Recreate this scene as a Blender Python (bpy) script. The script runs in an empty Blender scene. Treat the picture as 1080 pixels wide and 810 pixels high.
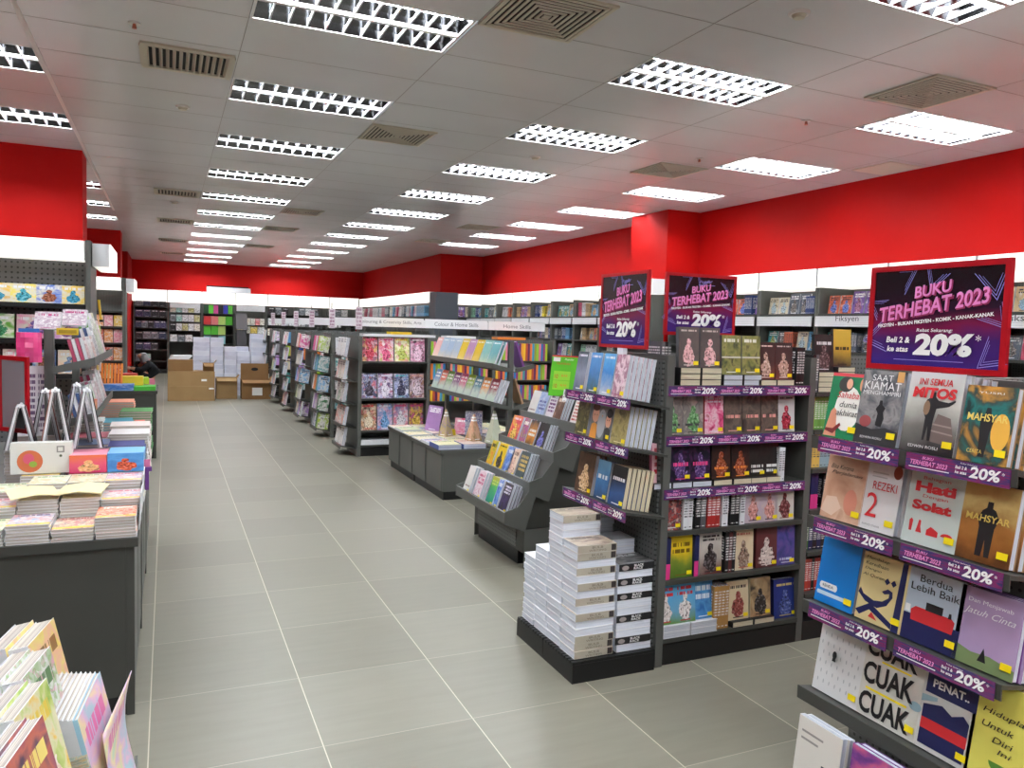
EXPOSURE = 0.95; TUBE_STRENGTH = 72.0; FASCIA = 0.5
import bpy, math, random
from mathutils import Vector, Matrix
random.seed(7)
R = math.radians
SC = bpy.context.scene
COL = SC.collection
CEIL = 3.355

# ------------------------------------------------------------------ materials
def lin(c):
    def f(u):
        u = u / 255.0
        return u / 12.92 if u <= 0.04045 else ((u + 0.055) / 1.055) ** 2.4
    return (f(c[0]), f(c[1]), f(c[2]), 1.0)

class NT:
    """tiny node-graph helper"""
    def __init__(s, m):
        s.t = m.node_tree; s.n = s.t.nodes; s.l = s.t.links
    def node(s, typ, **kw):
        n = s.n.new(typ)
        for k, v in kw.items(): setattr(n, k, v)
        return n
    def put(s, sock, v):
        if hasattr(v, 'is_output') or hasattr(v, 'links'): s.l.new(v, sock)
        else: sock.default_value = v
    def math(s, op, a, b=0.0, c=None):
        n = s.node('ShaderNodeMath', operation=op)
        s.put(n.inputs[0], a); s.put(n.inputs[1], b)
        if c is not None: s.put(n.inputs[2], c)
        return n.outputs[0]
    def mix(s, f, a, b):
        n = s.node('ShaderNodeMix', data_type='RGBA')
        s.put(n.inputs[0], f); s.put(n.inputs[6], a); s.put(n.inputs[7], b)
        return n.outputs[2]
    def ramp(s, f, cols, mode='LINEAR', pos=None):
        n = s.node('ShaderNodeValToRGB'); cr = n.color_ramp; cr.interpolation = mode
        k = len(cols)
        while len(cr.elements) < k: cr.elements.new(0.5)
        for i, c in enumerate(cols):
            cr.elements[i].position = pos[i] if pos else (i / (k if mode == 'CONSTANT' else max(1, k - 1)))
            cr.elements[i].color = c
        s.put(n.inputs[0], f)
        return n.outputs[0]
    def between(s, v, a, b):
        return s.math('MULTIPLY', s.math('GREATER_THAN', v, a), s.math('LESS_THAN', v, b))

MATS = {}
def mat(name, c=(128, 128, 128), rough=0.5, metal=0.0, spec=0.5, emit=None, estr=1.0, alpha=None):
    if name in MATS: return MATS[name]
    m = bpy.data.materials.new(name); m.use_nodes = True
    b = m.node_tree.nodes['Principled BSDF']
    b.inputs['Base Color'].default_value = lin(c)
    b.inputs['Roughness'].default_value = rough
    b.inputs['Metallic'].default_value = metal
    b.inputs['Specular IOR Level'].default_value = spec
    if emit is not None:
        b.inputs['Emission Color'].default_value = lin(emit)
        b.inputs['Emission Strength'].default_value = estr
    MATS[name] = m
    return m

def bsdf(m): return m.node_tree.nodes['Principled BSDF']

def worn(name, c, c2, scale=6.0, rough=0.5, stretch=(1, 1, 1), spec=0.5):
    """two-tone procedural surface"""
    m = mat(name, c, rough, spec=spec); g = NT(m)
    tc = g.node('ShaderNodeTexCoord'); mp = g.node('ShaderNodeMapping')
    mp.inputs['Scale'].default_value = stretch
    g.l.new(tc.outputs['Object'], mp.inputs[0])
    nz = g.node('ShaderNodeTexNoise'); nz.inputs['Scale'].default_value = scale; nz.inputs['Detail'].default_value = 4
    g.l.new(mp.outputs[0], nz.inputs['Vector'])
    g.l.new(g.ramp(nz.outputs[0], [lin(c), lin(c2)], pos=[0.3, 0.7]), bsdf(m).inputs['Base Color'])
    return m

def pegboard(name, c, hole, pitch=0.025):
    m = mat(name, c, 0.5); g = NT(m)
    tc = g.node('ShaderNodeTexCoord'); sp = g.node('ShaderNodeSeparateXYZ'); g.l.new(tc.outputs['Object'], sp.inputs[0])
    def cell(s):
        f = g.math('FRACT', g.math('DIVIDE', s, pitch)); return g.math('ABSOLUTE', g.math('SUBTRACT', f, 0.5))
    h = g.math('ADD', sp.outputs[0], sp.outputs[1])
    a, b = cell(h), cell(sp.outputs[2])
    d = g.math('SQRT', g.math('ADD', g.math('MULTIPLY', a, a), g.math('MULTIPLY', b, b)))
    g.l.new(g.mix(g.math('LESS_THAN', d, 0.2), lin(c), lin(hole)), bsdf(m).inputs['Base Color'])
    return m

def art(name, pal, style='blob', scale=5.0, ink=(255, 255, 255), fig=None, rows=2, top=0.93, low=0.72, foot=True, band=None, rough=0.3):
    """printed cover: palette picture, optional central subject, title rows and foot line, on the cover's UV square"""
    key = 'cover_' + name
    if key in MATS: return MATS[key]
    m = mat(key, pal[0], rough); g = NT(m)
    P = [lin(c) for c in pal]
    tc = g.node('ShaderNodeTexCoord'); sp = g.node('ShaderNodeSeparateXYZ'); g.l.new(tc.outputs['UV'], sp.inputs[0])
    u, v = sp.outputs[0], sp.outputs[1]
    oi = g.node('ShaderNodeObjectInfo'); rnd = g.math('MULTIPLY', oi.outputs['Random'], 41.0)
    cb = g.node('ShaderNodeCombineXYZ'); g.l.new(g.math('MULTIPLY', u, 0.72), cb.inputs[0]); g.l.new(v, cb.inputs[1]); g.l.new(rnd, cb.inputs[2])
    if style == 'blob':
        vo = g.node('ShaderNodeTexVoronoi'); vo.inputs['Scale'].default_value = scale * 1.9; vo.inputs['Randomness'].default_value = 1.0; g.l.new(cb.outputs[0], vo.inputs['Vector'])
        sc = g.node('ShaderNodeSeparateColor'); g.l.new(vo.outputs['Color'], sc.inputs[0])
        nb = g.node('ShaderNodeTexNoise'); nb.inputs['Scale'].default_value = scale * 1.3; nb.inputs['Detail'].default_value = 6; nb.inputs['Distortion'].default_value = 1.2; g.l.new(cb.outputs[0], nb.inputs['Vector'])
        k = len(P); c = g.mix(g.math('MULTIPLY', sc.outputs[1], 0.75), g.ramp(nb.outputs[0], P, pos=[0.34 + 0.32 * i / max(1, k - 1) for i in range(k)]), g.ramp(sc.outputs[0], P, 'CONSTANT'))
    elif style == 'cloud':
        nz = g.node('ShaderNodeTexNoise'); nz.inputs['Scale'].default_value = scale; nz.inputs['Detail'].default_value = 5; nz.inputs['Distortion'].default_value = 0.6
        g.l.new(cb.outputs[0], nz.inputs['Vector'])
        k = len(P); c = g.ramp(nz.outputs[0], P, pos=[0.3 + 0.4 * i / max(1, k - 1) for i in range(k)])
    elif style == 'grad':
        nz = g.node('ShaderNodeTexNoise'); nz.inputs['Scale'].default_value = scale; nz.inputs['Detail'].default_value = 4
        g.l.new(cb.outputs[0], nz.inputs['Vector'])
        c = g.ramp(g.math('ADD', v, g.math('MULTIPLY', g.math('SUBTRACT', nz.outputs[0], 0.5), 0.5)), P)
    elif style == 'stripe':
        c = g.ramp(g.math('FRACT', g.math('ADD', u, g.math('MULTIPLY', v, 0.3))), P, 'CONSTANT')
    else:
        c = P[0]
    if fig is not None:
        nz2 = g.node('ShaderNodeTexNoise'); nz2.inputs['Scale'].default_value = 7; g.l.new(cb.outputs[0], nz2.inputs['Vector'])
        wob = g.math('MULTIPLY', g.math('SUBTRACT', nz2.outputs[0], 0.5), 0.45)
        du = g.math('DIVIDE', g.math('SUBTRACT', u, 0.5), 0.26); dv = g.math('DIVIDE', g.math('SUBTRACT', v, 0.38), 0.30)
        d = g.math('SQRT', g.math('ADD', g.math('MULTIPLY', du, du), g.math('MULTIPLY', dv, dv)))
        nz4 = g.node('ShaderNodeTexNoise'); nz4.inputs['Scale'].default_value = 16; nz4.inputs['Detail'].default_value = 4; g.l.new(cb.outputs[0], nz4.inputs['Vector'])
        lo = tuple(int(q * .35) for q in fig); hi = tuple(min(255, int(q * .7 + 95)) for q in fig)
        fc = g.ramp(nz4.outputs[0], [lin(lo), lin(fig), lin(fig), lin(hi)], pos=[.36, .44, .54, .64])
        # head over a body: two soft ovals with a ragged edge
        hu = g.math('DIVIDE', g.math('SUBTRACT', u, 0.5), 0.12); hv = g.math('DIVIDE', g.math('SUBTRACT', v, 0.62), 0.11)
        d2 = g.math('SQRT', g.math('ADD', g.math('MULTIPLY', hu, hu), g.math('MULTIPLY', hv, hv)))
        dv3 = g.math('DIVIDE', g.math('SUBTRACT', v, 0.30), 0.26); du3 = g.math('DIVIDE', g.math('SUBTRACT', u, 0.5), 0.30)
        d3 = g.math('SQRT', g.math('ADD', g.math('MULTIPLY', du3, du3), g.math('MULTIPLY', dv3, dv3)))
        dm = g.math('MINIMUM', d2, d3)
        c = g.mix(g.math('LESS_THAN', g.math('ADD', dm, g.math('MULTIPLY', wob, 2.0)), 0.95), c, fc)
    if band is not None:
        c = g.mix(g.between(v, band[0], band[1]), c, lin(band[2]))
    if rows:
        h = (top - low) / rows
        f = g.math('DIVIDE', g.math('SUBTRACT', v, low), h)
        inrow = g.between(g.math('FRACT', f), 0.18, 0.78)
        cb2 = g.node('ShaderNodeCombineXYZ'); g.l.new(g.math('MULTIPLY', u, 16.0), cb2.inputs[0]); g.l.new(g.math('FLOOR', f), cb2.inputs[1]); g.l.new(rnd, cb2.inputs[2])
        nz3 = g.node('ShaderNodeTexNoise'); nz3.inputs['Scale'].default_value = 1.0; nz3.inputs['Detail'].default_value = 1; g.l.new(cb2.outputs[0], nz3.inputs['Vector'])
        t = g.math('MULTIPLY', inrow, g.math('GREATER_THAN', nz3.outputs[0], 0.44))
        t = g.math('MULTIPLY', t, g.math('MULTIPLY', g.between(v, low, top), g.between(u, 0.12, 0.88)))
        c = g.mix(t, c, lin(ink))
    if foot:
        c = g.mix(g.math('MULTIPLY', g.between(v, 0.05, 0.075), g.between(u, 0.25, 0.75)), c, lin(ink))
    if hasattr(c, 'links'): g.l.new(c, bsdf(m).inputs['Base Color'])
    return m

def paper(name, c, c2, pitch=0.0011):
    """page edges: fine lines through the block, in both directions the block can show"""
    m = mat(name, c, 0.75, spec=0.2); g = NT(m)
    tc = g.node('ShaderNodeTexCoord'); mp = g.node('ShaderNodeMapping'); mp.inputs['Scale'].default_value = (3, 420, 3)
    g.l.new(tc.outputs['Object'], mp.inputs[0])
    nz = g.node('ShaderNodeTexNoise'); nz.inputs['Scale'].default_value = 1.0; nz.inputs['Detail'].default_value = 2
    g.l.new(mp.outputs[0], nz.inputs['Vector'])
    g.l.new(g.ramp(nz.outputs[0], [lin(c2), lin(c)], pos=[0.3, 0.6]), bsdf(m).inputs['Base Color'])
    return m

# ------------------------------------------------------------------ mesh builder
_font = {}
def glyphs(s, shear=0.0, bold=0.0):
    """text as 2-D faces normalised to x in -.5...5, y in 0..1"""
    k = (s, shear, bold)
    if k not in _font:
        cu = bpy.data.curves.new('t', 'FONT'); cu.body = s; cu.shear = shear; cu.offset = bold; cu.resolution_u = 3; cu.fill_mode = 'FRONT'
        o = bpy.data.objects.new('t', cu); COL.objects.link(o)
        dg = bpy.context.evaluated_depsgraph_get()
        me = bpy.data.meshes.new_from_object(o.evaluated_get(dg))
        vs = [(v.co.x, v.co.y) for v in me.vertices]; fs = [tuple(p.vertices) for p in me.polygons]
        bpy.data.objects.remove(o); bpy.data.curves.remove(cu); bpy.data.meshes.remove(me)
        x0 = min(v[0] for v in vs); x1 = max(v[0] for v in vs); y0 = min(v[1] for v in vs); y1 = max(v[1] for v in vs)
        _font[k] = ([((x - x0) / (x1 - x0) - .5, (y - y0) / (y1 - y0)) for x, y in vs], fs)
    return _font[k]

class MB:
    def __init__(s): s.v = []; s.f = []; s.m = []; s.uv = []; s.smooth = []
    def face(s, pts, m, uv=None, sm=False):
        b = len(s.v); s.v += [tuple(p) for p in pts]; s.f.append(tuple(range(b, b + len(pts)))); s.m.append(m)
        s.uv.append(uv or [(0, 0)] * len(pts)); s.smooth.append(sm)
    def box(s, x0, x1, y0, y1, z0, z1, m, front=None, back=None, left=None, right=None, top=None, bottom=None):
        U = [(0, 0), (1, 0), (1, 1), (0, 1)]
        s.face([(x0, y0, z0), (x1, y0, z0), (x1, y0, z1), (x0, y0, z1)], front or m, U)
        s.face([(x1, y1, z0), (x0, y1, z0), (x0, y1, z1), (x1, y1, z1)], back or m, U)
        s.face([(x0, y1, z0), (x0, y0, z0), (x0, y0, z1), (x0, y1, z1)], left or m, U)
        s.face([(x1, y0, z0), (x1, y1, z0), (x1, y1, z1), (x1, y0, z1)], right or m, U)
        s.face([(x0, y0, z1), (x1, y0, z1), (x1, y1, z1), (x0, y1, z1)], top or m, U)
        s.face([(x0, y1, z0), (x1, y1, z0), (x1, y0, z0), (x0, y0, z0)], bottom or m, U)
        return s
    def prism(s, poly, a, b, m, axis='y'):
        """poly in (x,z) extruded along y, or in (y,z) along x, or in (x,y) along z; poly counter-clockwise seen from -axis side"""
        def P(p, t):
            return (p[0], t, p[1]) if axis == 'y' else ((t, p[0], p[1]) if axis == 'x' else (p[0], p[1], t))
        n = len(poly)
        s.face([P(p, a) for p in poly], m); s.face([P(p, b) for p in reversed(poly)], m)
        for i in range(n):
            p, q = poly[i], poly[(i + 1) % n]
            s.face([P(q, a), P(p, a), P(p, b), P(q, b)], m)
        return s
    def tube(s, p, q, r, m, n=10, r2=None):
        p = Vector(p); q = Vector(q); d = (q - p).normalized(); r2 = r if r2 is None else r2
        a = d.orthogonal().normalized(); b = d.cross(a)
        A = [p + (a * math.cos(2 * math.pi * i / n) + b * math.sin(2 * math.pi * i / n)) * r for i in range(n)]
        B = [q + (a * math.cos(2 * math.pi * i / n) + b * math.sin(2 * math.pi * i / n)) * r2 for i in range(n)]
        for i in range(n):
            j = (i + 1) % n; s.face([A[i], A[j], B[j], B[i]], m, sm=True)
        s.face(list(reversed(A)), m); s.face(B, m)
        return s
    def disc(s, cx, cz, rx, rz, y, m, n=20):
        s.face([(cx + rx * math.cos(2 * math.pi * i / n), y, cz + rz * math.sin(2 * math.pi * i / n)) for i in range(n)], m); return s
    def text(s, t, cx, z, W, H, y, m, shear=0.0, bold=0.0, rot=0.0):
        vs, fs = glyphs(t, shear, bold); b = len(s.v); c, sn = math.cos(rot), math.sin(rot)
        for x, yy in vs:
            X, Z = x * W, yy * H; s.v.append((cx + X * c - Z * sn, y, z + X * sn + Z * c))
        for f in fs:
            s.f.append(tuple(i + b for i in f)); s.m.append(m); s.uv.append([(0, 0)] * len(f)); s.smooth.append(False)
        return s
    def mesh(s, name, off=(0, 0, 0)):
        me = bpy.data.meshes.new(name)
        me.from_pydata([(x - off[0], y - off[1], z - off[2]) for x, y, z in s.v], [], s.f)
        mats = []
        for m in s.m:
            if m not in mats: mats.append(m)
        for m in mats: me.materials.append(m)
        me.polygons.foreach_set('material_index', [mats.index(m) for m in s.m])
        me.polygons.foreach_set('use_smooth', s.smooth)
        ul = me.uv_layers.new(name='UVMap'); flat = [c for uv in s.uv for p in uv for c in p]
        ul.data.foreach_set('uv', flat)
        me.update()
        return me
    def build(s, name, parent=None, at=None, bevel=0.0, **tags):
        off = worldloc(parent) if parent else (at or (0, 0, 0))
        o = link(name, s.mesh(name, off), parent)
        if not parent: o.location = off
        if bevel:
            b = o.modifiers.new('bevel', 'BEVEL'); b.width = bevel; b.segments = 2; b.limit_method = 'ANGLE'
        tag(o, **tags)
        return o

def worldloc(o):
    v = Vector((0, 0, 0))
    while o is not None: v += o.location; o = o.parent
    return tuple(v)
def link(name, data, parent=None):
    o = bpy.data.objects.new(name, data); COL.objects.link(o); o.parent = parent; return o
SEEN = {}
def tag(o, label=None, cat=None, group=None, kind=None):
    if label:
        o['label'] = label
        if cat:
            SEEN.setdefault(label, []).append(o.name)
    if cat: o['category'] = cat
    if group: o['group'] = group
    if kind: o['kind'] = kind
    return o
def thing(name, loc, label, cat, group=None):
    o = link(name, None); o.location = loc; o.empty_display_size = 0.05
    return tag(o, label, cat, group)
KIDS = {}
def put(name, me, loc, rot=(0, 0, 0), label=None, cat=None, group=None, parts=()):
    """one object from a shared mesh, with its parts (name, mesh, local location)"""
    o = link(name, me); o.location = loc; o.rotation_euler = rot; tag(o, label, cat, group)
    for p in parts:
        c = link(p[0], p[1], o)
        if len(p) > 2: c.location = p[2]
    return o
ORD = ['first', 'second', 'third', 'fourth', 'fifth', 'sixth', 'seventh', 'eighth', 'ninth', 'tenth', 'eleventh', 'twelfth'] + ['thirteenth', 'fourteenth', 'fifteenth', 'sixteenth', 'seventeenth', 'eighteenth', 'nineteenth', 'twentieth']
for _t, _u in (('twenty', 'twentieth'), ('thirty', 'thirtieth'), ('forty', 'fortieth'), ('fifty', 'fiftieth'), ('sixty', 'sixtieth'), ('seventy', 'seventieth'), ('eighty', 'eightieth'), ('ninety', 'ninetieth')):
    ORD += ([_u] if _t != 'twenty' else []) + [_t + '-' + o for o in ORD[:9]]
YELLOW = mat('price_sticker_yellow', (250, 225, 20), 0.4)
WHITE = mat('white_print', (240, 240, 238), 0.5); INK = mat('black_print', (22, 22, 24), 0.5); RED = mat('red_print', (205, 40, 45), 0.5)
STEEL = worn('dark_grey_steel', (92, 93, 88), (86, 87, 82), 3, 0.45)
STEELD = worn('charcoal_steel', (63, 64, 59), (58, 59, 54), 3, 0.45)
BLACK = mat('black_plinth', (16, 16, 17), 0.45)
PEG = pegboard('grey_pegboard', (98, 100, 97), (48, 49, 47)); PEGL = pegboard('wide_pegboard', (104, 106, 105), (52, 54, 54), .052)
PAGE = paper('page_edges_white', (216, 219, 226), (166, 172, 184))
CREAM = paper('page_edges_cream', (226, 216, 188), (176, 164, 132))
_stk = None
def sticker_mesh():
    global _stk
    if _stk is None: _stk = MB().box(-.014, .014, -.0012, 0, 0, .018, YELLOW).mesh('price_sticker')
    return _stk

_bk = {}
def book_mesh(cover, w, h, t, side, pages=None):
    """upright book, front at y=0 facing -Y, spine at -X, base at z=0"""
    pages = pages or PAGE
    k = (cover.name, w, h, t, side.name, pages.name)
    if k not in _bk:
        b = MB(); c = min(.0016, t * .12); e = min(.003, w * .03)
        b.box(-w / 2, w / 2, 0, c, 0, h, side, front=cover)
        b.box(-w / 2, w / 2, t - c, t, 0, h, side, back=side)
        b.box(-w / 2, -w / 2 + c, c, t - c, 0, h, side)
        b.box(-w / 2 + c, w / 2 - e, c, t - c, e * .6, h - e * .6, pages)
        _bk[k] = b.mesh('book')
    return _bk[k]
def solid_mesh(cover, w, h, t, side, name='pack', allround=False):
    k = (cover.name, w, h, t, side.name, name, allround)
    if k not in _bk:
        b = MB(); b.box(-w / 2, w / 2, 0, t, 0, h, side, front=cover, back=cover if allround else None)
        _bk[k] = b.mesh(name)
    return _bk[k]
FACE_Y, FACE_X, FACE_PX = 0.0, R(-90), R(90)
def stand(name, me, x, y, z, face=0.0, lean=0.0, label=None, cat='book', group=None, sticker=False, w=.12, parts=(), roll=0.0):
    ps = list(parts)
    if sticker: ps.append(('price_sticker', sticker_mesh(), (w / 2 - .019, -.0004, .012)))
    return put(name, me, (x, y, z), (-lean, roll, face), label, cat, group, ps)
def lie(name, me, x, y, ztop, face=0.0, label=None, cat='book', group=None, parts=()):
    """flat on its back, cover up, foot at (x,y), its top face at ztop"""
    return put(name, me, (x, y, ztop), (R(-90), 0, face), label, cat, group, parts)
# ------------------------------------------------------------------ camera and render look
def camera():
    f, yaw, pitch, roll = 815.893520, 0.420521365, 0.0683946394, 0.0302889246
    cy, sy = math.cos(yaw), math.sin(yaw); fw = Vector((sy, cy, 0)); rt = Vector((cy, -sy, 0)); up = Vector((0, 0, 1))
    w = fw * math.cos(pitch) - up * math.sin(pitch); u = up * math.cos(pitch) + fw * math.sin(pitch)
    r = rt * math.cos(roll) + u * math.sin(roll); u2 = u * math.cos(roll) - rt * math.sin(roll)
    cd = bpy.data.cameras.new('camera'); o = bpy.data.objects.new('camera', cd); COL.objects.link(o)
    M = Matrix((r, u2, -w)).transposed().to_4x4(); M.translation = (0, 0, 1.565); o.matrix_world = M
    cd.sensor_width = 36; cd.lens = f * 36 / 1080; cd.clip_start = 0.05; cd.clip_end = 100
    SC.camera = o
camera()
SC.view_settings.view_transform = 'Standard'; SC.view_settings.look = 'None'; SC.view_settings.gamma = 1.0
SC.view_settings.use_curve_mapping = False
SC.view_settings.exposure = EXPOSURE
wd = bpy.data.worlds.new('world'); SC.world = wd; wd.use_nodes = True
wd.node_tree.nodes['Background'].inputs[0].default_value = (.9, .95, 1, 1); wd.node_tree.nodes['Background'].inputs[1].default_value = 0.25

# ------------------------------------------------------------------ room shell
def floor_mat():
    m = mat('porcelain_floor_tile', (168, 163, 148), 0.34, spec=0.5); g = NT(m)
    tc = g.node('ShaderNodeTexCoord'); sp = g.node('ShaderNodeSeparateXYZ'); g.l.new(tc.outputs['Object'], sp.inputs[0])
    tx = g.math('DIVIDE', g.math('SUBTRACT', sp.outputs[0], -0.062), 0.5945); ty = g.math('DIVIDE', g.math('SUBTRACT', sp.outputs[1], 2.81), 0.602)
    gx = g.math('ABSOLUTE', g.math('SUBTRACT', g.math('FRACT', g.math('ADD', tx, 100.5)), .5)); gy = g.math('ABSOLUTE', g.math('SUBTRACT', g.math('FRACT', g.math('ADD', ty, 100.5)), .5))
    gl = g.math('LESS_THAN', gx, 0.0036); gt = g.math('LESS_THAN', gy, 0.0030)
    cb = g.node('ShaderNodeCombineXYZ'); g.l.new(g.math('FLOOR', g.math('ADD', tx, 100)), cb.inputs[0]); g.l.new(g.math('FLOOR', g.math('ADD', ty, 100)), cb.inputs[1])
    wn = g.node('ShaderNodeTexWhiteNoise', noise_dimensions='2D'); g.l.new(cb.outputs[0], wn.inputs['Vector'])
    mp = g.node('ShaderNodeMapping'); mp.inputs['Scale'].default_value = (2.0, 14.0, 1); g.l.new(tc.outputs['Object'], mp.inputs[0])
    nz = g.node('ShaderNodeTexNoise'); nz.inputs['Scale'].default_value = 1.6; nz.inputs['Detail'].default_value = 5; g.l.new(mp.outputs[0], nz.inputs['Vector'])
    t = g.math('ADD', g.math('MULTIPLY', wn.outputs[0], 0.35), g.math('MULTIPLY', nz.outputs[0], 0.65))
    base = g.ramp(t, [lin((119, 115, 101)), lin((134, 130, 115))], pos=[0.25, 0.75])
    c = g.mix(gl, base, lin((198, 190, 168))); c = g.mix(g.math('MULTIPLY', gt, 0.85), c, lin((172, 165, 146)))
    g.l.new(c, bsdf(m).inputs['Base Color'])
    g.l.new(g.math('ADD', 0.30, g.math('MULTIPLY', nz.outputs[0], 0.12)), bsdf(m).inputs['Roughness'])
    return m
def wall_mat(name, c, c2):
    return worn(name, c, c2, 1.5, 0.6, spec=0.15)
REDW = wall_mat('red_wall_paint', (196, 19, 15), (190, 16, 13))
def struct(b, name): return b.build(name, kind='structure')
FLOORM = floor_mat()
b = MB(); b.face([(-5, -5.5, 0), (7.06, -5.5, 0), (7.06, 26, 0), (-5, 26, 0)], FLOORM); struct(b, 'floor')
struct(MB().box(7.06, 7.2, -5.5, 17.75, 0, CEIL, REDW), 'wall_right')
struct(MB().box(5.98, 7.2, 17.75, 25.8, 0, CEIL, REDW), 'wall_right_recess')
struct(MB().box(-5.1, 7.2, 25.8, 25.95, 0, CEIL, REDW), 'wall_back')
struct(MB().box(-5.1, -5, -5.5, 25.8, 0, CEIL, REDW), 'wall_left')
struct(MB().box(-5.1, 7.2, -5.65, -5.5, 0, CEIL, mat('shopfront_pale_paint', (225, 224, 220), .6)), 'wall_front')  # unseen wall behind the camera, painted pale to bounce light forward
struct(MB().box(6.5, 7.06, 9.28, 10.22, 0, CEIL - .001, REDW), 'wall_right_pier')
struct(MB().box(-5, -0.83, 9.6, 10.1, 0, CEIL - .001, REDW), 'wall_left_pier')
struct(MB().box(-5, -0.86, 17.7, 18.3, 0, CEIL - .001, REDW), 'wall_left_pier_far')
struct(MB().box(-5, -0.95, 23.0, 25.8, 0, CEIL - .001, REDW), 'wall_left_recess')

# ------------------------------------------------------------------ ceiling with its openings
CM = mat('ceiling_panel_enamel', (226, 224, 220), 0.24, spec=0.5)
_g = NT(CM); _tc = _g.node('ShaderNodeTexCoord'); _nz = _g.node('ShaderNodeTexNoise'); _nz.inputs['Scale'].default_value = 0.9
_g.l.new(_tc.outputs['Object'], _nz.inputs['Vector']); _g.l.new(_g.ramp(_nz.outputs[0], [lin((222, 225, 226)), lin((232, 235, 236))], pos=[.3, .7]), bsdf(CM).inputs['Base Color'])
SEAM = mat('ceiling_seam', (150, 147, 142), 0.6); TEE = mat('ceiling_tee_bar', (235, 232, 228), 0.35)
XG = [-5.0, -4.42, -3.22, -2.01, -0.80, 0.44, 1.655, 2.86, 4.065, 5.27, 6.46, 7.06]
Y0, PY = 4.325, 0.61
rows = list(range(-17, 36))
LIGHTCOL = {2: 'the left bays', 4 + 1: 'the aisle', 7: 'the low tables', 9: 'the right wall shelves'}
light_rows = [-15, -12, -9, -6, -3, 0, 3, 6, 9, 12, 15, 18, 21, 24, 27, 30, 33]  # leading rows behind the camera are unseen, added to light the shelf fronts
def yrow(r): return Y0 + PY * r
LIGHTS = []
for ci, what in ((3, 'over the left bays'), (5, 'over the aisle'), (7, 'over the low tables'), (9, 'beside the right red wall')):
    for r in light_rows:
        x0, x1, y0 = XG[ci], XG[ci + 1], yrow(r)
        if y0 > 25 or y0 < -5.2: continue
        if ci == 3 and r == 9: continue
        if ci == 9 and y0 > 17: continue
        if ci == 3 and (y0 + PY > 17.6 or y0 + PY > 9.5 and y0 < 10.2): 
            if not (10.2 < y0 < 17): continue
        LIGHTS.append((ci, r, what))
hole = {(ci, r) for ci, r, _ in LIGHTS}
b = MB(); sm = MB()
for ci in range(len(XG) - 1):
    for r in rows:
        if (ci, r) in hole: continue
        y0, y1 = max(-5.5, yrow(r)), min(25.8, yrow(r + 1))
        if y1 <= -5.5 or y0 >= 25.8: continue
        b.face([(XG[ci], y1, CEIL), (XG[ci + 1], y1, CEIL), (XG[ci + 1], y0, CEIL), (XG[ci], y0, CEIL)], CM)
struct(b, 'ceiling')
for r in rows:
    y = yrow(r)
    if -5.4 < y < 25.7:
        for ci in range(len(XG) - 1):
            if (ci, r) in hole or (ci, r - 1) in hole: continue
            sm.box(XG[ci], XG[ci + 1], y - .0022, y + .0022, CEIL - .0015, CEIL - .0005, SEAM)
for x in XG[1:-1]: sm.box(x - .0022, x + .0022, -5.4, 25.7, CEIL - .0016, CEIL - .0004, SEAM)
struct(sm, 'ceiling_seam_lines')
struct(MB().box(-.815, -.785, -5.4, 14.5, CEIL - .006, CEIL - .0017, TEE), 'ceiling_tee_strip')

# ------------------------------------------------------------------ louvred ceiling lights
ALU = mat('reflector_aluminium', (96, 96, 98), 0.22, metal=1.0); LOUV = mat('louvre_blade_white', (225, 226, 228), 0.3)
TUBE = mat('fluorescent_tube', (255, 255, 255), 0.4, emit=(242, 248, 255), estr=TUBE_STRENGTH)
FR = mat('light_frame_white', (226, 224, 220), 0.4)
LW, LD = 1.195, 0.60
def light_meshes():
    h = MB(); zt = .10
    for k in (0, 1):
        ya = .012 + k * .29; yb = ya + .286; ym = (ya + yb) / 2
        pr = [(ya, 0), (ya + .03, .05), (ym - .05, zt), (ym + .05, zt), (yb - .03, .05), (yb, 0)]
        for i in range(5):
            p, q = pr[i], pr[i + 1]
            h.face([(0.01, p[0], p[1]), (0.01, q[0], q[1]), (LW - .01, q[0], q[1]), (LW - .01, p[0], p[1])], ALU)
        for x in (.01, LW - .01):
            h.face([(x, y, z) for y, z in pr], ALU)
    fr = MB()
    fr.box(0, LW, 0, .014, -.003, .035, FR); fr.box(0, LW, LD - .014, LD, -.003, .035, FR); fr.box(0, .014, .014, LD - .014, -.003, .012, FR)
    fr.box(LW - .014, LW, .014, LD - .014, -.003, .012, FR); fr.box(.014, LW - .014, LD / 2 - .014, LD / 2 + .014, -.003, .035, FR)
    lv = MB()
    for k in (0, 1):
        ya = .016 + k * .29; yb = ya + .278; ym = (ya + yb) / 2
        for i in range(1, 11):
            x = LW * i / 11
            # V-shaped cross blade: deep at the sides, shallow under the tube
            pts = [(ya, .0), (yb, .0), (yb - .01, .05), (ym + .05, .022), (ym - .05, .022), (ya + .01, .05)]
            lv.prism(pts, x - .004, x + .004, LOUV, axis='x')
    t = MB().tube((.03, 0, 0), (LW - .03, 0, 0), .015, TUBE, 8)
    return h.mesh('reflector'), fr.mesh('frame'), lv.mesh('louvre'), t.mesh('lamp_tube')
HM, FM, LVM, TM = light_meshes()
cnt = {}
for ci, r, what in LIGHTS:
    y = yrow(r) + .004
    n = cnt[ci] = cnt.get(ci, -1) + 1
    o = thing('ceiling_light', (XG[ci] + .006, y, CEIL), 'recessed louvred ceiling light, %s from the shop front, row %s' % (ORD[n], what), 'ceiling light', 'recessed ceiling lights ' + what)
    link('reflector', HM, o); link('frame', FM, o); link('louvre', LVM, o)
    for k in (0, 1):
        t = link('lamp_tube', TM, o); t.location = (0, .155 + k * .29, .066)

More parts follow.
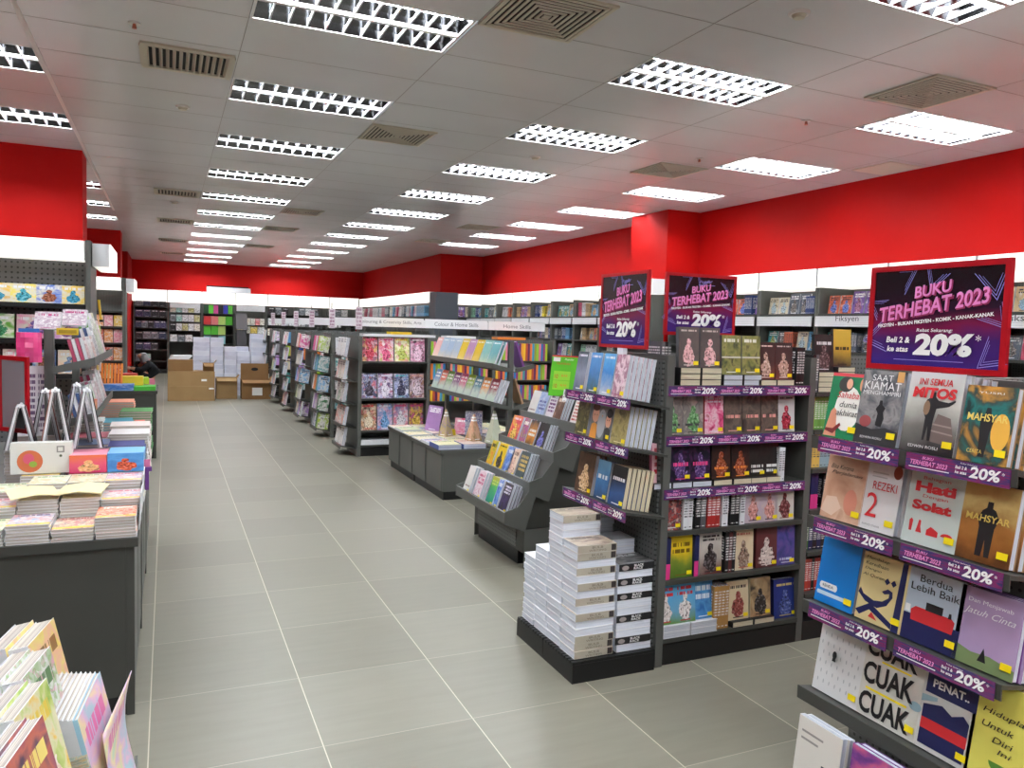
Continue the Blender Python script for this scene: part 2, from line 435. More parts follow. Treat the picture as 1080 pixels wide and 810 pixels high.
# ------------------------------------------------------------------ air vents and small ceiling things
VB = mat('vent_beige_metal', (206, 202, 184), 0.45); VD = mat('vent_dark_gap', (38, 37, 34), 0.8)
def square_vent():
    o = []
    p = MB().box(-.26, .26, -.26, .26, -.004, -.001, VD).mesh('back_plate'); o.append(('back_plate', p))  # dark sheet painted in for the shade inside the diffuser
    rg = MB()
    for i in range(7):
        a = .262 - i * .035; c = a - .017; z0 = -.010
        for s in (-1, 1):
            rg.box(-a, a, min(s * a, s * c), max(s * a, s * c), z0 - .006, z0, VB)
            rg.box(min(s * a, s * c), max(s * a, s * c), -c, c, z0 - .006, z0, VB)
    rg.box(-.022, .022, -.022, .022, -.016, -.010, VB)
    for s in (-1, 1):
        rg.box(-.3, .3, s * .285 - .012, s * .285 + .012, -.013, -.001, VB); rg.box(s * .285 - .012, s * .285 + .012, -.27, .27, -.013, -.001, VB)
    o.append(('grille', rg.mesh('grille'))); return o
SV = square_vent()
def slot_vent():
    o = [('back_plate', MB().box(-.26, .26, -.22, .22, -.004, -.001, VD).mesh('back_plate'))]  # dark sheet stands for the shaded duct between the slats
    g = MB()
    for i in range(13):
        x = -.25 + i * .5 / 12; g.prism([(x - .012, -.004), (x + .004, -.022), (x + .010, -.022), (x - .006, -.004)], -.22, .22, VB)
    for s in (-1, 1):
        g.box(-.29, .29, s * .24 - .025, s * .24 + .025, -.016, -.001, VB); g.box(s * .275 - .022, s * .275 + .022, -.215, .215, -.016, -.001, VB)
    o.append(('grille', g.mesh('grille'))); return o
SL = slot_vent()
for i, y in enumerate((4.06, 7.18, 12.75, 15.3, 19.0)):
    o = thing('air_vent', (1.96, y, CEIL), 'square beige ceiling air diffuser between aisle lights, %s from the camera' % ORD[i], 'air vent', 'square diffusers between the light rows')
    for n, m in SV: link(n, m, o)
for i, y in enumerate((3.98, 7.13, 12.75, 15.3)):
    o = thing('air_vent', (4.97, y, CEIL), 'square beige ceiling air diffuser nearer the right red wall, %s from the camera' % ORD[i], 'air vent', 'square diffusers towards the right wall')
    for n, m in SV: link(n, m, o)
for i, y in enumerate((5.92, 11.95, 15.3, 19.0, 22.65)):
    o = thing('slot_vent', (.13, y, CEIL), 'beige slatted return air grille left of the aisle lights, %s from the camera' % ORD[i], 'air vent', 'slatted return air grilles')
    for n, m in SL: link(n, m, o)
MB().box(6.55, 7.0, 5.62, 6.1, CEIL - .008, CEIL - .001, VB).build('access_hatch', at=(6.8, 5.86, CEIL), label='square beige ceiling access hatch next to the right red wall', cat='hatch')
dt = MB(); dt.tube((0, 0, -.001), (0, 0, -.014), .06, FR, 20, .052); dt.tube((0, 0, -.014), (0, 0, -.03), .04, VB, 16, .03); dtm = dt.mesh('smoke_detector')
for i, (x, y) in enumerate(((3.17, 3.38), (.12, 7.18), (.1, 12.9), (3.45, 7.3))):
    put('smoke_detector', dtm, (x, y, CEIL), label=['round ceiling smoke detector above the fiction gondola, near the second light row', 'round ceiling detector behind the nearest slatted grille', 'round ceiling detector behind the second slatted grille', 'round ceiling detector over the low tables, between two lights'][i], cat='detector')
sk = MB(); sk.tube((0, 0, -.001), (0, 0, -.008), .035, FR, 16); sk.tube((0, 0, -.008), (0, 0, -.035), .009, mat('sprinkler_brass', (196, 120, 100), .35, metal=.8), 8, .014)
skm = sk.mesh('sprinkler')
for i, (x, y) in enumerate(((-.18, 5.35), (4.78, 4.95), (4.9, 6.5))):
    put('sprinkler', skm, (x, y, CEIL), label=['small ceiling sprinkler in front of the nearest slatted grille', 'small ceiling sprinkler beyond the nearest diffuser by the right wall', 'small ceiling sprinkler before the second diffuser by the right wall'][i], cat='sprinkler')
# ------------------------------------------------------------------ shared cover designs
MAG = dict(
    pinkmag=art('pink comic', [(222, 120, 170), (250, 230, 240), (190, 40, 80), (245, 190, 60), (60, 40, 60)], 'blob', 7, (190, 30, 90)),
)
SCOL = {}
def S(name, c):
    m = mat('side_' + name, c, .45); SCOL[m.name] = c; return m
def SP(m):
    """the same side colour with a title printed along the spine"""
    c = SCOL.get(m.name)
    if c is None: return m
    ink = (236, 234, 230) if sum(c) < 420 else (70, 66, 74)
    return art('spine_' + m.name, [c], 'flat', 3, ink, rows=9, top=.9, low=.3, foot=True)
S_WHITE = S('white', (225, 226, 228)); S_GREY = S('grey', (96, 96, 98)); S_BLACK = S('black', (30, 29, 30)); S_NAVY = S('navy', (28, 34, 84)); S_RED = S('red', (176, 48, 44))
S_MAROON = S('maroon', (92, 44, 44)); S_TAN = S('tan', (188, 150, 112)); S_PINK = S('pink', (222, 120, 160)); S_GREEN = S('green', (110, 170, 80)); S_BLUE = S('blue', (50, 110, 190)); S_KRAFT = S('kraft', (176, 130, 66)); S_TEAL = S('teal', (70, 160, 160)); S_YELL = S('yellow', (232, 200, 50)); S_ORANGE = S('orange', (226, 130, 50)); S_PURP = S('purple', (122, 70, 140)); S_CREAM = S('cream', (222, 208, 176)); S_LIME = S('lime', (170, 200, 50))

POSTER = art('promotion poster', [(54, 40, 120), (66, 36, 100), (120, 30, 70), (40, 26, 44), (20, 18, 24), (18, 16, 22)], 'grad', 2.5, rows=0, foot=False, rough=.25)
STRIPM = art('promotion strip', [(58, 52, 84), (72, 62, 110), (128, 48, 96), (74, 62, 116), (66, 60, 80)], 'cloud', 4.0, rows=0, foot=False, rough=.2)
HOTPINK = mat('hot_pink_print', (232, 140, 200), .4); LILAC = mat('lilac_print', (150, 140, 220), .4); CRIM = mat('crimson_print', (150, 30, 84), .4)
FRAME_RED = mat('red_plastic_frame', (168, 16, 28), .3)

def strip_mesh(W=.29, H=.047):
    b = MB(); b.box(-W / 2, W / 2, 0, .003, 0, H, STRIPM)
    b.text('BUKU', -W * .27, H * .72, W * .12, H * .16, -.0006, HOTPINK, .25, .02)
    b.text('TERHEBAT 2023', -W * .26, H * .36, W * .38, H * .28, -.0006, HOTPINK, .25, .02)
    b.box(-W * .46, -W * .05, -.0005, 0, H * .2, H * .25, WHITE)
    b.text('Rebat Sekarang:', W * .13, H * .82, W * .16, H * .1, -.0006, WHITE, .1)
    b.text('Beli 2 &', W * .06, H * .55, W * .11, H * .18, -.0006, WHITE, .15, .02); b.text('ke atas', W * .06, H * .3, W * .11, H * .17, -.0006, WHITE, .15, .02)
    b.text('20%', W * .28, H * .2, W * .28, H * .62, -.0006, WHITE, .12, .03); b.text('*', W * .44, H * .6, W * .025, H * .16, -.0006, WHITE)
    return b.mesh('promotion_strip')
STRIP = strip_mesh()
def strip(parent, x, y, z, face):
    """price strip on a shelf front, given in world coordinates"""
    o = link('promotion_strip', STRIP, parent); w = worldloc(parent)
    o.location = (x - w[0], y - w[1], z - w[2]); o.rotation_euler = (R(-4), 0, face); return o

def sign(x, y, z, face, W, H, label, portrait=False, logo=False, lean=0.0):
    o = thing('promotion_sign', (x, y, z), label, 'sign', 'red framed promotion signs'); o.rotation_euler = (-lean, 0, face)
    f = .016
    fb = MB(); fb.box(-W / 2, -W / 2 + f, -.007, .007, 0, H, FRAME_RED); fb.box(W / 2 - f, W / 2, -.007, .007, 0, H, FRAME_RED)
    fb.box(-W / 2 + f, W / 2 - f, -.007, .007, 0, f, FRAME_RED); fb.box(-W / 2 + f, W / 2 - f, -.007, .007, H - f, H, FRAME_RED)
    fr = link('frame', fb.mesh('frame'), o); bv = fr.modifiers.new('bevel', 'BEVEL'); bv.width = .005; bv.segments = 2
    link('foot', MB().box(-.025, .025, -.012, .012, -.03, 0, mat('clear_plastic_foot', (225, 225, 228), .1)).mesh('foot'), o)
    b = MB(); w, h = W - 2 * f, H - 2 * f
    b.box(-w / 2, w / 2, -.004, .003, f, f + h, POSTER)
    y = -.0046
    def T(t, cx, cz, ww, hh, m, sh=.0, bo=.0, rot=0): b.text(t, cx * w, f + cz * h, ww * w, hh * h, y - (.0008 if m is CRIM else .0016), m, sh, bo, rot)
    sl = R(9)
    def tri(cx, cz, s, rot, m):
        for k in range(3):
            r0 = s * (1 - .22 * k); r1 = r0 * .93
            P = [(math.cos(rot + a), math.sin(rot + a)) for a in (R(90), R(215), R(325))]
            for i in (0, 1):
                p, q = P[i], P[(i + 1) % 3]
                b.face([(cx * w + p[0] * r1, y + .0003, f + cz * h + p[1] * r1), (cx * w + q[0] * r1, y + .0003, f + cz * h + q[1] * r1), (cx * w + q[0] * r0, y + .0003, f + cz * h + q[1] * r0), (cx * w + p[0] * r0, y + .0003, f + cz * h + p[1] * r0)], m)
    for cx, cz, s, rot in ((-.24, .93, .05, R(180)), (.0, .93, .045, R(40)), (.42, .86, .055, R(70)), (.45, .52, .05, R(100)), (.44, .14, .05, R(10)), (-.45, .30, .055, R(-20)), (-.46, .62, .04, R(-60))):
        tri(cx, cz, s * W / .42, rot, LILAC)
    if logo:
        b.text('Popular', .06 * w, f + .88 * h, .2 * w, .07 * h, y, LILAC, .3, .0, R(4)); b.box(-.05 * w, .2 * w, y, y + .0003, f + .855 * h, f + .862 * h, LILAC)
    T('BUKU', .006, .725, .30, .12, CRIM, .2, .05, sl); T('BUKU', -.004, .735, .30, .12, HOTPINK, .2, .02, sl)
    T('TERHEBAT 2023', .006, .535, .86, .16, CRIM, .25, .05, sl); T('TERHEBAT 2023', -.006, .548, .86, .16, HOTPINK, .25, .02, sl)
    T('FIKSYEN - BUKAN FIKSYEN - KOMIK - KANAK-KANAK', .0, .455, .90, .038, WHITE, .0, .03, sl * .6)
    T('Rebat Sekarang:', .02, .345, .28, .045, WHITE, .15, .01)
    T('Beli 2 &', -.27, .235, .20, .065, WHITE, .15, .03); T('ke atas', -.27, .14, .18, .06, WHITE, .15, .03)
    T('20%', .09, .11, .46, .23, WHITE, .1, .05); T('*', .35, .27, .04, .06, WHITE)
    b.box(-.3 * w, .25 * w, y, y + .0003, f + .055 * h, f + .061 * h, LILAC)
    link('poster', b.mesh('poster'), o)
    return o

# ------------------------------------------------------------------ gondola shelving
def gondola(name, label, x0, x1, y0, y1, top, bay, shelf_z, depth=.27, plinth=.10, cat='shelving', skip_back=False):
    g = thing(name, (x0, y0, 0), label, cat)
    yc = (y0 + y1) / 2
    n = max(1, round((x1 - x0) / bay)); bw = (x1 - x0) / n
    for i in range(n + 1):
        x = x0 + bw * i - (.0 if i == 0 else (.04 if i == n else .02))
        MB().box(x, x + .04, y0 if i in (0, n) else y0 + .012, y1, 0, top, STEEL).build('upright_panel', g)
    MB().box(x0 + .041, x1 - .041, yc - .02, yc + .02, plinth, top, PEG).build('back_panel', g)
    for i in range(n):
        xa, xb = x0 + bw * i + .022 + (.02 if i == 0 else 0), x0 + bw * (i + 1) - .022 - (.02 if i == n - 1 else 0)
        MB().box(xa, xb, y0 + .012, y1 - .012, 0, plinth, BLACK).build('plinth', g)
        zs = shelf_z[i] if isinstance(shelf_z[0], (list, tuple)) else shelf_z
        for z in zs:
            MB().box(xa, xb, y0 + .004, yc - .021, z - .022, z, STEELD).build('shelf', g)
    return g
def end_shelves(g, X, y0, y1, zs, lip=.23, wall=True):
    """tilted display trays on the aisle end of a gondola, floor sloping down to the back, with side cheeks"""
    for z in zs:
        b = MB()
        b.prism([(X - lip, z - .012), (X - .002, z - .05), (X - .002, z - .038), (X - lip, z)], y0, y1, STEELD)
        b.prism([(X - lip - .004, z - .04), (X - lip, z - .04), (X - lip, z + .001), (X - lip - .004, z + .001)], y0, y1, STEELD)
        b.build('display_tray', g)
    return g

# ------------------------------------------------------------------ near display stand (right edge of the picture)
XA = 2.10
gA = gondola('display_gondola', 'grey shelving gondola nearest the camera with four aisle-end book trays', XA, 3.9, 1.17, 1.83, 1.47, .9, [.985, .72, .44], plinth=.1)
MB().box(XA - .012, XA - .001, 1.19, 1.81, .1, 1.45, PEG).build('end_panel', gA)
end_shelves(gA, XA - .012, 1.18, 1.83, [1.266, 1.011, .737, .452], lip=.222)
MB().box(1.70, XA - .002, 1.2, 1.80, 0, .1, BLACK).build('end_plinth', gA)
MB().box(1.72, XA - .013, 1.2, 1.80, .14, .165, STEELD).build('bottom_tray', gA)
for z in (1.266, 1.011, .737):
    for yc in (1.655, 1.34): strip(gA, XA - .2425, yc, z - .046, FACE_X)
sign(1.965, 1.51, 1.485, FACE_X, .43, .305, 'red framed sale sign on the nearest gondola, largest of the three with 20% off')
SF_A = [0]
def big_book(name_desc, cover, w, h, t, yc, z, pieces=(), texts=(), side=S_WHITE, copies=2, pages=PAGE, stk=True, lean=R(9), X=None, place='near stand'):
    """front-facing book with page block, picture, lettering and sticker, plus its copies behind"""
    X = X if X is not None else XA - .195
    c = .0016
    cov = MB(); cov.box(-w / 2, w / 2, 0, c, 0, h, side, front=cover); cov.box(-w / 2, w / 2, t - c, t, 0, h, side); cov.box(-w / 2, -w / 2 + c, c, t - c, 0, h, side)
    cm = cov.mesh('cover')
    pm = MB().box(-w / 2 + c, w / 2 - .003, c, t - c, .002, h - .002, pages).mesh('page_block')
    def copy(dx, dy, lab, first):
        o = put('novel', cm, (X + dx, yc + dy, z + (dx * -.17)), (-lean, 0, FACE_X), lab, 'book', None)
        link('page_block', pm, o)
        if first:
            if pieces:
                p = MB()
                for k, (m, pts) in enumerate(pieces):
                    yy = -.0003 - .0002 * k
                    p.face([((u - .5) * w, yy, v * h) for u, v in pts], m)
                link('cover_picture', p.mesh('cover_picture'), o)
            if texts:
                p = MB()
                for (s, u, v, W, H, m, *e) in texts: p.text(s, (u - .5) * w, v * h, W * w, H * h, -.0022, m, *e)
                link('cover_lettering', p.mesh('cover_lettering'), o)
            if stk:
                s = link('price_sticker', sticker_mesh(), o); s.location = (w / 2 - .020, -.0024, .022)
        return o
    copy(0, 0, name_desc, True)
    for k in range(copies):
        copy((k + 1) * (t + .002), -.006 * (k + 1), '%s copy behind the %s, %s' % (ORD[k], ' '.join(name_desc.split(',')[0].split()[:9]), place), False)
def el(cx, cy, rx, ry, n=18, a0=0, a1=360): return [(cx + rx * math.cos(R(a0 + (a1 - a0) * i / n)), cy + ry * math.sin(R(a0 + (a1 - a0) * i / n))) for i in range(n + (0 if a1 - a0 == 360 else 1))]
def M_(n, c): return mat('print_' + n, c, .45)
# --- row 1
man = [(.40, .16), (.44, .16), (.47, .34), (.50, .16), (.55, .16), (.55, .40), (.58, .56), (.80, .60), (.90, .66), (.90, .68), (.78, .645), (.60, .66), (.54, .70), (.53, .76), (.48, .76), (.47, .70), (.38, .66), (.34, .52), (.40, .44)]
big_book('green book with a white bubble and red script title, top tray, near stand', art('green bubble', [(36, 140, 90), (30, 120, 80)], 'cloud', 3, rows=0, foot=False), .13, .205, .018, 1.765, 1.263,
    [(M_('coralstrip', (214, 70, 80)), [(0, .95), (1, .95), (1, 1), (0, 1)]), (M_('ivory', (240, 238, 228)), el(.60, .46, .38, .34)), (M_('darkveil', (60, 60, 56)), el(.45, .83, .22, .12)), (M_('skin', (230, 170, 140)), el(.55, .84, .09, .08)), (M_('peachveil', (222, 150, 120)), [(.02, .02), (.40, .02), (.36, .2), (.30, .42), (.22, .46), (.14, .40), (.08, .2)]), (M_('peachveil2', (226, 165, 125)), el(.93, .84, .08, .1)), (M_('darkred', (130, 40, 40)), [(.05, .10), (.3, .06), (.5, .2), (.46, .24), (.28, .14), (.06, .14)])],
    [('Sahabat', .62, .62, .72, .10, RED, .2), ('dunia', .62, .48, .5, .09, INK, .2), ('akhirat', .62, .35, .62, .09, INK, .2)], S_GREEN, 1, lean=R(10))
big_book('stormy grey novel, white capital title over a lone figure, top tray, near stand', art('storm', [(58, 60, 66), (96, 98, 102), (150, 148, 146), (70, 66, 70)], 'cloud', 4, rows=0, foot=False), .15, .22, .024, 1.635, 1.263,
    [(M_('stormdark', (48, 48, 50)), [(0, 0), (1, 0), (1, .2), (.7, .24), (.4, .2), (0, .26)]), (INK, [(.46, .26), (.60, .24), (.64, .36), (.60, .44), (.64, .5), (.56, .54), (.55, .6), (.49, .6), (.48, .54), (.42, .48), (.48, .42)]), (M_('dullred', (150, 70, 70)), el(.22, .30, .14, .08)), (M_('sign_orange', (214, 160, 90)), [(.8, .86), (.95, .86), (.95, 1), (.8, 1)])],
    [('SAAT', .48, .86, .48, .085, WHITE), ('KIAMAT', .5, .74, .84, .11, WHITE), ('MENGHAMPIRI', .5, .67, .86, .055, WHITE), ('EDWIN ROSLI', .42, .07, .5, .03, WHITE)], S_GREY, 2)
big_book('cloudy novel with red brush title and man on stairs, top tray, near stand', art('pale sky', [(34, 34, 36), (120, 118, 112), (196, 196, 186), (206, 208, 206)], 'grad', 2, rows=0, foot=False), .165, .225, .024, 1.465, 1.263,
    [(M_('stairbrown', (112, 96, 90)), [(.5, .16), (1, .12), (.86, .46), (.62, .5)]), (M_('stairedge', (150, 134, 126)), [(.52, .28), (.94, .25), (.93, .27), (.53, .30)]), (M_('stairedge', (150, 134, 126)), [(.55, .36), (.90, .34), (.9, .36), (.56, .38)]), (M_('manblack', (26, 24, 26)), man), (M_('bookbrown', (140, 110, 84)), el(.40, .56, .06, .09))],
    [('INI SEMUA', .5, .84, .62, .085, RED, .1, .02), ('MITOS', .5, .68, .80, .135, RED, .1, .05), ('EDWIN ROSLI', .45, .06, .55, .035, WHITE)], S_WHITE, 3)
big_book('teal and orange novel with yellow title, end of top tray, near stand', art('teal orange', [(26, 44, 44), (30, 120, 116), (56, 70, 64), (210, 150, 60), (110, 70, 36)], 'cloud', 2.2, rows=0, foot=False), .135, .2, .022, 1.305, 1.263,
    [(M_('glow', (236, 180, 70)), el(.78, .42, .18, .24)), (INK, [(.42, .08), (.54, .08), (.58, .4), (.64, .58), (.56, .64), (.54, .72), (.46, .72), (.44, .64), (.36, .58)])],
    [('MAHSYAR', .5, .54, .8, .10, M_('titleyellow', (240, 214, 110)), .05, .02), ('YUSRI', .5, .90, .5, .025, WHITE), ('CERITA', .35, .12, .3, .05, M_('titleyellow', (240, 214, 110)))], S_TAN, 2)
# --- row 2
big_book('tan novel with thin handwritten title, second tray, near stand', art('tan blush', [(190, 140, 112), (206, 160, 130), (214, 178, 150), (182, 132, 104)], 'cloud', 2, rows=0, foot=False), .155, .198, .02, 1.745, 1.008,
    [(M_('palehand', (226, 196, 172)), [(0, .1), (.3, .05), (.5, .2), (.35, .36), (.1, .34)]), (M_('rose', (214, 140, 116)), el(.7, .32, .16, .2))], [('Bisa Kerana', .38, .80, .56, .07, INK, .4), ('Perjalanan', .52, .70, .76, .07, INK, .4)], S_TAN, 1)
big_book('white book with thin red title and a large red number 2, second tray, near stand', art('plain white a', [(226, 224, 222)], 'flat', rows=0, foot=False), .125, .198, .02, 1.61, 1.008,
    [(M_('brownmoon', (140, 66, 40)), el(.86, .92, .12, .1)), (M_('palegrey', (190, 186, 184)), [(.18, .86), (.62, .86), (.62, .88), (.18, .88)]), (M_('palegrey', (190, 186, 184)), [(.18, .80), (.6, .80), (.6, .82), (.18, .82)])], [('REZEKI', .58, .62, .66, .12, RED), ('2', .3, .20, .32, .36, RED), ('AHMAD SYAHIR', .36, .06, .5, .03, M_('midgrey', (130, 128, 126)))], S_WHITE, 3)
big_book('pale mint book with red capitals and four red praying figures, second tray, near stand', art('mint', [(198, 210, 202), (206, 216, 208)], 'cloud', 2, rows=0, foot=False), .165, .208, .022, 1.44, 1.008,
    [(RED, [(.12, .16), (.17, .16), (.18, .3), (.15, .33), (.11, .30)]), (RED, [(.25, .16), (.36, .16), (.33, .24), (.33, .32), (.29, .33), (.27, .24)]), (RED, [(.45, .15), (.66, .15), (.66, .22), (.58, .25), (.52, .27), (.45, .22)]), (RED, el(.82, .18, .11, .05, 14, 0, 180))],
    [('Bahagian', .5, .86, .5, .055, RED), ('Hati', .5, .70, .74, .14, RED, 0, .05), ('Dengan', .52, .62, .46, .055, RED), ('Solat', .48, .46, .72, .13, RED, 0, .05)], S_WHITE, 3)
big_book('brown desert novel with a standing man in black, end of second tray, near stand', art('desert', [(96, 60, 30), (150, 96, 44), (176, 120, 60), (216, 190, 120), (190, 150, 90)], 'grad', 5, rows=0, foot=False), .145, .203, .024, 1.285, 1.008,
    [(INK, [(.36, .08), (.47, .08), (.5, .3), (.53, .08), (.62, .08), (.64, .45), (.70, .58), (.62, .68), (.56, .70), (.56, .78), (.46, .78), (.45, .70), (.38, .66), (.32, .56), (.36, .45)])], [('MAHSYAR', .5, .52, .8, .09, M_('titleyellow', (240, 214, 110)), .05, .02)], S_TAN, 2)
# --- row 3
big_book('plain bright blue book with white name labels, third tray, near stand', art('cyan', [(18, 120, 200), (24, 130, 210)], 'cloud', 1.5, rows=0, foot=False), .15, .205, .018, 1.75, .734,
    [(WHITE, [(.12, .22), (.52, .22), (.55, .25), (.55, .29), (.52, .32), (.12, .32), (.09, .29), (.09, .25)]), (M_('paleblue', (200, 224, 240)), [(.06, .12), (.78, .12), (.80, .15), (.78, .18), (.06, .18), (.04, .15)])], [('RENDA', .32, .25, .28, .045, INK)], S_BLUE, 1)
big_book('cream book with navy calligraphy strokes, third tray, near stand', art('cream flat', [(226, 208, 150), (220, 200, 140)], 'cloud', 1.5, rows=0, foot=False), .16, .202, .022, 1.585, .734,
    [(S_NAVY, [(.80, 0), (.95, 0), (.95, 1), (.84, 1)]), (S_NAVY, [(.0, .38), (.18, .28), (.45, .24), (.64, .32), (.74, .46), (.72, .54), (.62, .56), (.5, .50), (.56, .47), (.66, .5), (.66, .44), (.54, .36), (.36, .33), (.12, .38), (.04, .46)]), (S_NAVY, [(0, .12), (.3, .28), (.8, .10), (.8, .02), (.3, .18), (.1, .06)]), (S_NAVY, [(.52, .66), (.58, .71), (.64, .66), (.58, .61)]), (S_NAVY, [(.66, .66), (.72, .71), (.78, .66), (.72, .61)]), (RED, [(.3, .08), (.5, .06), (.36, .16)])],
    [('Mendakap', .32, .90, .5, .05, INK, .2), ('Keredhaan', .32, .82, .5, .05, INK, .2), ('Dengan', .25, .74, .36, .045, INK, .2), ('Al-Quran', .28, .65, .468, .05, INK, .2)], S_CREAM, 3, CREAM)
big_book('pale blue book with a red sofa above a navy floor, third tray, near stand', art('pale blue', [(186, 202, 216), (192, 208, 220)], 'cloud', 1.5, rows=0, foot=False), .17, .202, .022, 1.42, .734,
    [(S_NAVY, [(0, 0), (1, 0), (1, .36), (0, .36)]), (RED, [(.14, .28), (.88, .28), (.9, .44), (.84, .48), (.2, .48), (.12, .42)]), (INK, [(.38, .47), (.68, .47), (.68, .58), (.38, .58)]), (WHITE, [(.02, .38), (.11, .38), (.11, .48), (.02, .48)]), (INK, [(.78, .47), (.84, .47), (.83, .54), (.79, .54)])],
    [('Berdua', .5, .83, .58, .10, INK), ('Lebih Baik', .5, .70, .86, .10, INK)], S_WHITE, 3)
big_book('lilac book with white script title over a green meadow, end of third tray, near stand', art('lilac', [(170, 146, 184), (178, 154, 190)], 'cloud', 1.5, rows=0, foot=False), .165, .200, .022, 1.265, .734,
    [(M_('meadow', (120, 140, 92)), [(0, 0), (1, 0), (1, .14), (.6, .2), (.3, .18), (0, .24)]), (INK, [(.42, .10), (.56, .10), (.50, .28)])], [('Dan Menjawab', .5, .80, .72, .07, WHITE), ('Jatuh Cinta', .5, .64, .84, .11, WHITE, .4)], S_PURP, 2)
# --- row 4
drops = [(M_('rain', (176, 178, 178)), el(.1 + .13 * (i % 7) + .05 * (i // 7 % 2), .14 + .12 * (i // 7), .012, .028, 8)) for i in range(42)]
big_book('white book of grey raindrops with one tiny black figure, fourth tray, near stand', art('plain white b', [(222, 222, 220)], 'flat', rows=0, foot=False), .175, .25, .018, 1.725, .449,
    drops + [(INK, el(.42, .52, .05, .05, 10)), (INK, [(.38, .44), (.46, .44), (.44, .56), (.40, .56)])], [('Pendiam?', .48, .84, .86, .10, INK)], S_WHITE, 1)
big_book('white book with the black word CUAK repeated, fourth tray, near stand', art('plain white c', [(214, 212, 202)], 'flat', rows=0, foot=False), .20, .26, .02, 1.538, .449,
    [(YELLOW, [(.3, .66), (.8, .66), (.8, .68), (.3, .68)]), (YELLOW, [(.1, .31), (.8, .31), (.8, .335), (.1, .335)]), (M_('bluebrush', (150, 180, 190)), el(.93, .38, .1, .05))], [('CUAK', .46, .70, .86, .22, INK, 0, .03), ('CUAK', .46, .38, .86, .25, INK, 0, .03), ('CUAK', .46, .04, .86, .25, INK, 0, .03)], S_WHITE, 2)
big_book('white book with a navy banner over a blue and red jersey, fourth tray, near stand', art('plain white d', [(206, 206, 200)], 'flat', rows=0, foot=False), .155, .25, .02, 1.36, .449,
    [(S_NAVY, [(.05, .62), (1, .62), (1, .88), (.05, .88)]), (S_NAVY, [(.05, .05), (.9, .05), (.92, .48), (.8, .54), (.6, .48), (.4, .54), (.05, .48)]), (RED, [(.05, .22), (.92, .22), (.92, .34), (.05, .34)]), (M_('bluebrush', (150, 180, 190)), [(0, .5), (.3, .56), (.3, .6), (0, .58)])], [('PENAT..', .52, .70, .68, .09, WHITE, 0, .03)], S_WHITE, 2)
big_book('yellow book with a green leaf bowl, end of fourth tray, near stand', art('yellow flat', [(222, 214, 96), (228, 220, 104)], 'cloud', 1.5, rows=0, foot=False), .175, .26, .02, 1.205, .449,
    [(M_('leafgreen', (90, 140, 50)), el(.58, .24, .24, .10, 18, 180, 360)), (M_('leafred', (150, 80, 50)), el(.7, .07, .06, .03))], [('Hiduplah', .5, .66, .7, .07, INK, .2), ('Untuk', .4, .54, .468, .06, INK, .2), ('Diri', .5, .42, .3, .06, INK, .2), ('Ini', .55, .33, .2, .05, INK, .2)], S_YELL, 2, CREAM)
# --- row 5, in the bottom tray
big_book('white paperback with a small portrait picture, bottom tray, near stand', art('plain white e', [(220, 216, 206)], 'flat', rows=0, foot=False), .17, .225, .02, 1.69, .166,
    [(M_('portrait', (70, 66, 70)), [(.62, .1), (.96, .1), (.96, .5), (.62, .5)]), (M_('skin', (230, 170, 140)), el(.78, .34, .09, .1)), (M_('softline', (150, 146, 140)), [(.1, .8), (.6, .8), (.6, .83), (.1, .83)]), (M_('softline', (150, 146, 140)), [(.1, .7), (.5, .7), (.5, .73), (.1, .73)])], [], S_WHITE, 1, X=1.80, lean=R(6))
big_book('purple and pink clouded novel, bottom tray, near stand', art('nebula', [(50, 40, 90), (120, 60, 140), (200, 90, 130), (90, 110, 190)], 'cloud', 3, rows=0, foot=False), .2, .235, .02, 1.47, .166,
    [(YELLOW, [(.05, .5), (.35, .5), (.35, .58), (.05, .58)])], [], S_PURP, 1, X=1.80, lean=R(6))
# ------------------------------------------------------------------ fiction gondola facing the camera (two bays) with its aisle-end rack
YN = 2.95
B1 = [1.335, 1.10, .85, .645, .41, .13]; B2 = [1.30, 1.105, .905, .69, .47, .25]
gN = gondola('fiction_gondola', 'dark grey double sided fiction gondola with purple price strips, behind the nearest gondola', 2.10, 3.90, YN, 3.55, 1.475, .9, [B1, B2], depth=.28)
MB().box(2.088, 2.099, 2.97, 3.53, .1, 1.45, PEG).build('end_panel', gN)
for z in (1.335, 1.10, .85):
    for k in range(3): strip(gN, 2.255 + k * .285, YN - .004, z - .048, 0)
end_shelves(gN, 2.088, 2.9, 3.5, [1.277, 1.06, .772], lip=.218)
for z in (1.277, 1.06, .772):
    for yc in (3.335, 3.035): strip(gN, 2.088 - .2265, yc, z - .046, FACE_X)
sign(1.99, 3.17, 1.50, FACE_X, .42, .36, 'red framed sale sign over the rack of white comics at the fiction gondola end', logo=True)
sign(2.43, 3.16, 1.57, 0, .43, .305, 'red framed sale sign facing the camera behind the topmost row of novels', logo=True)

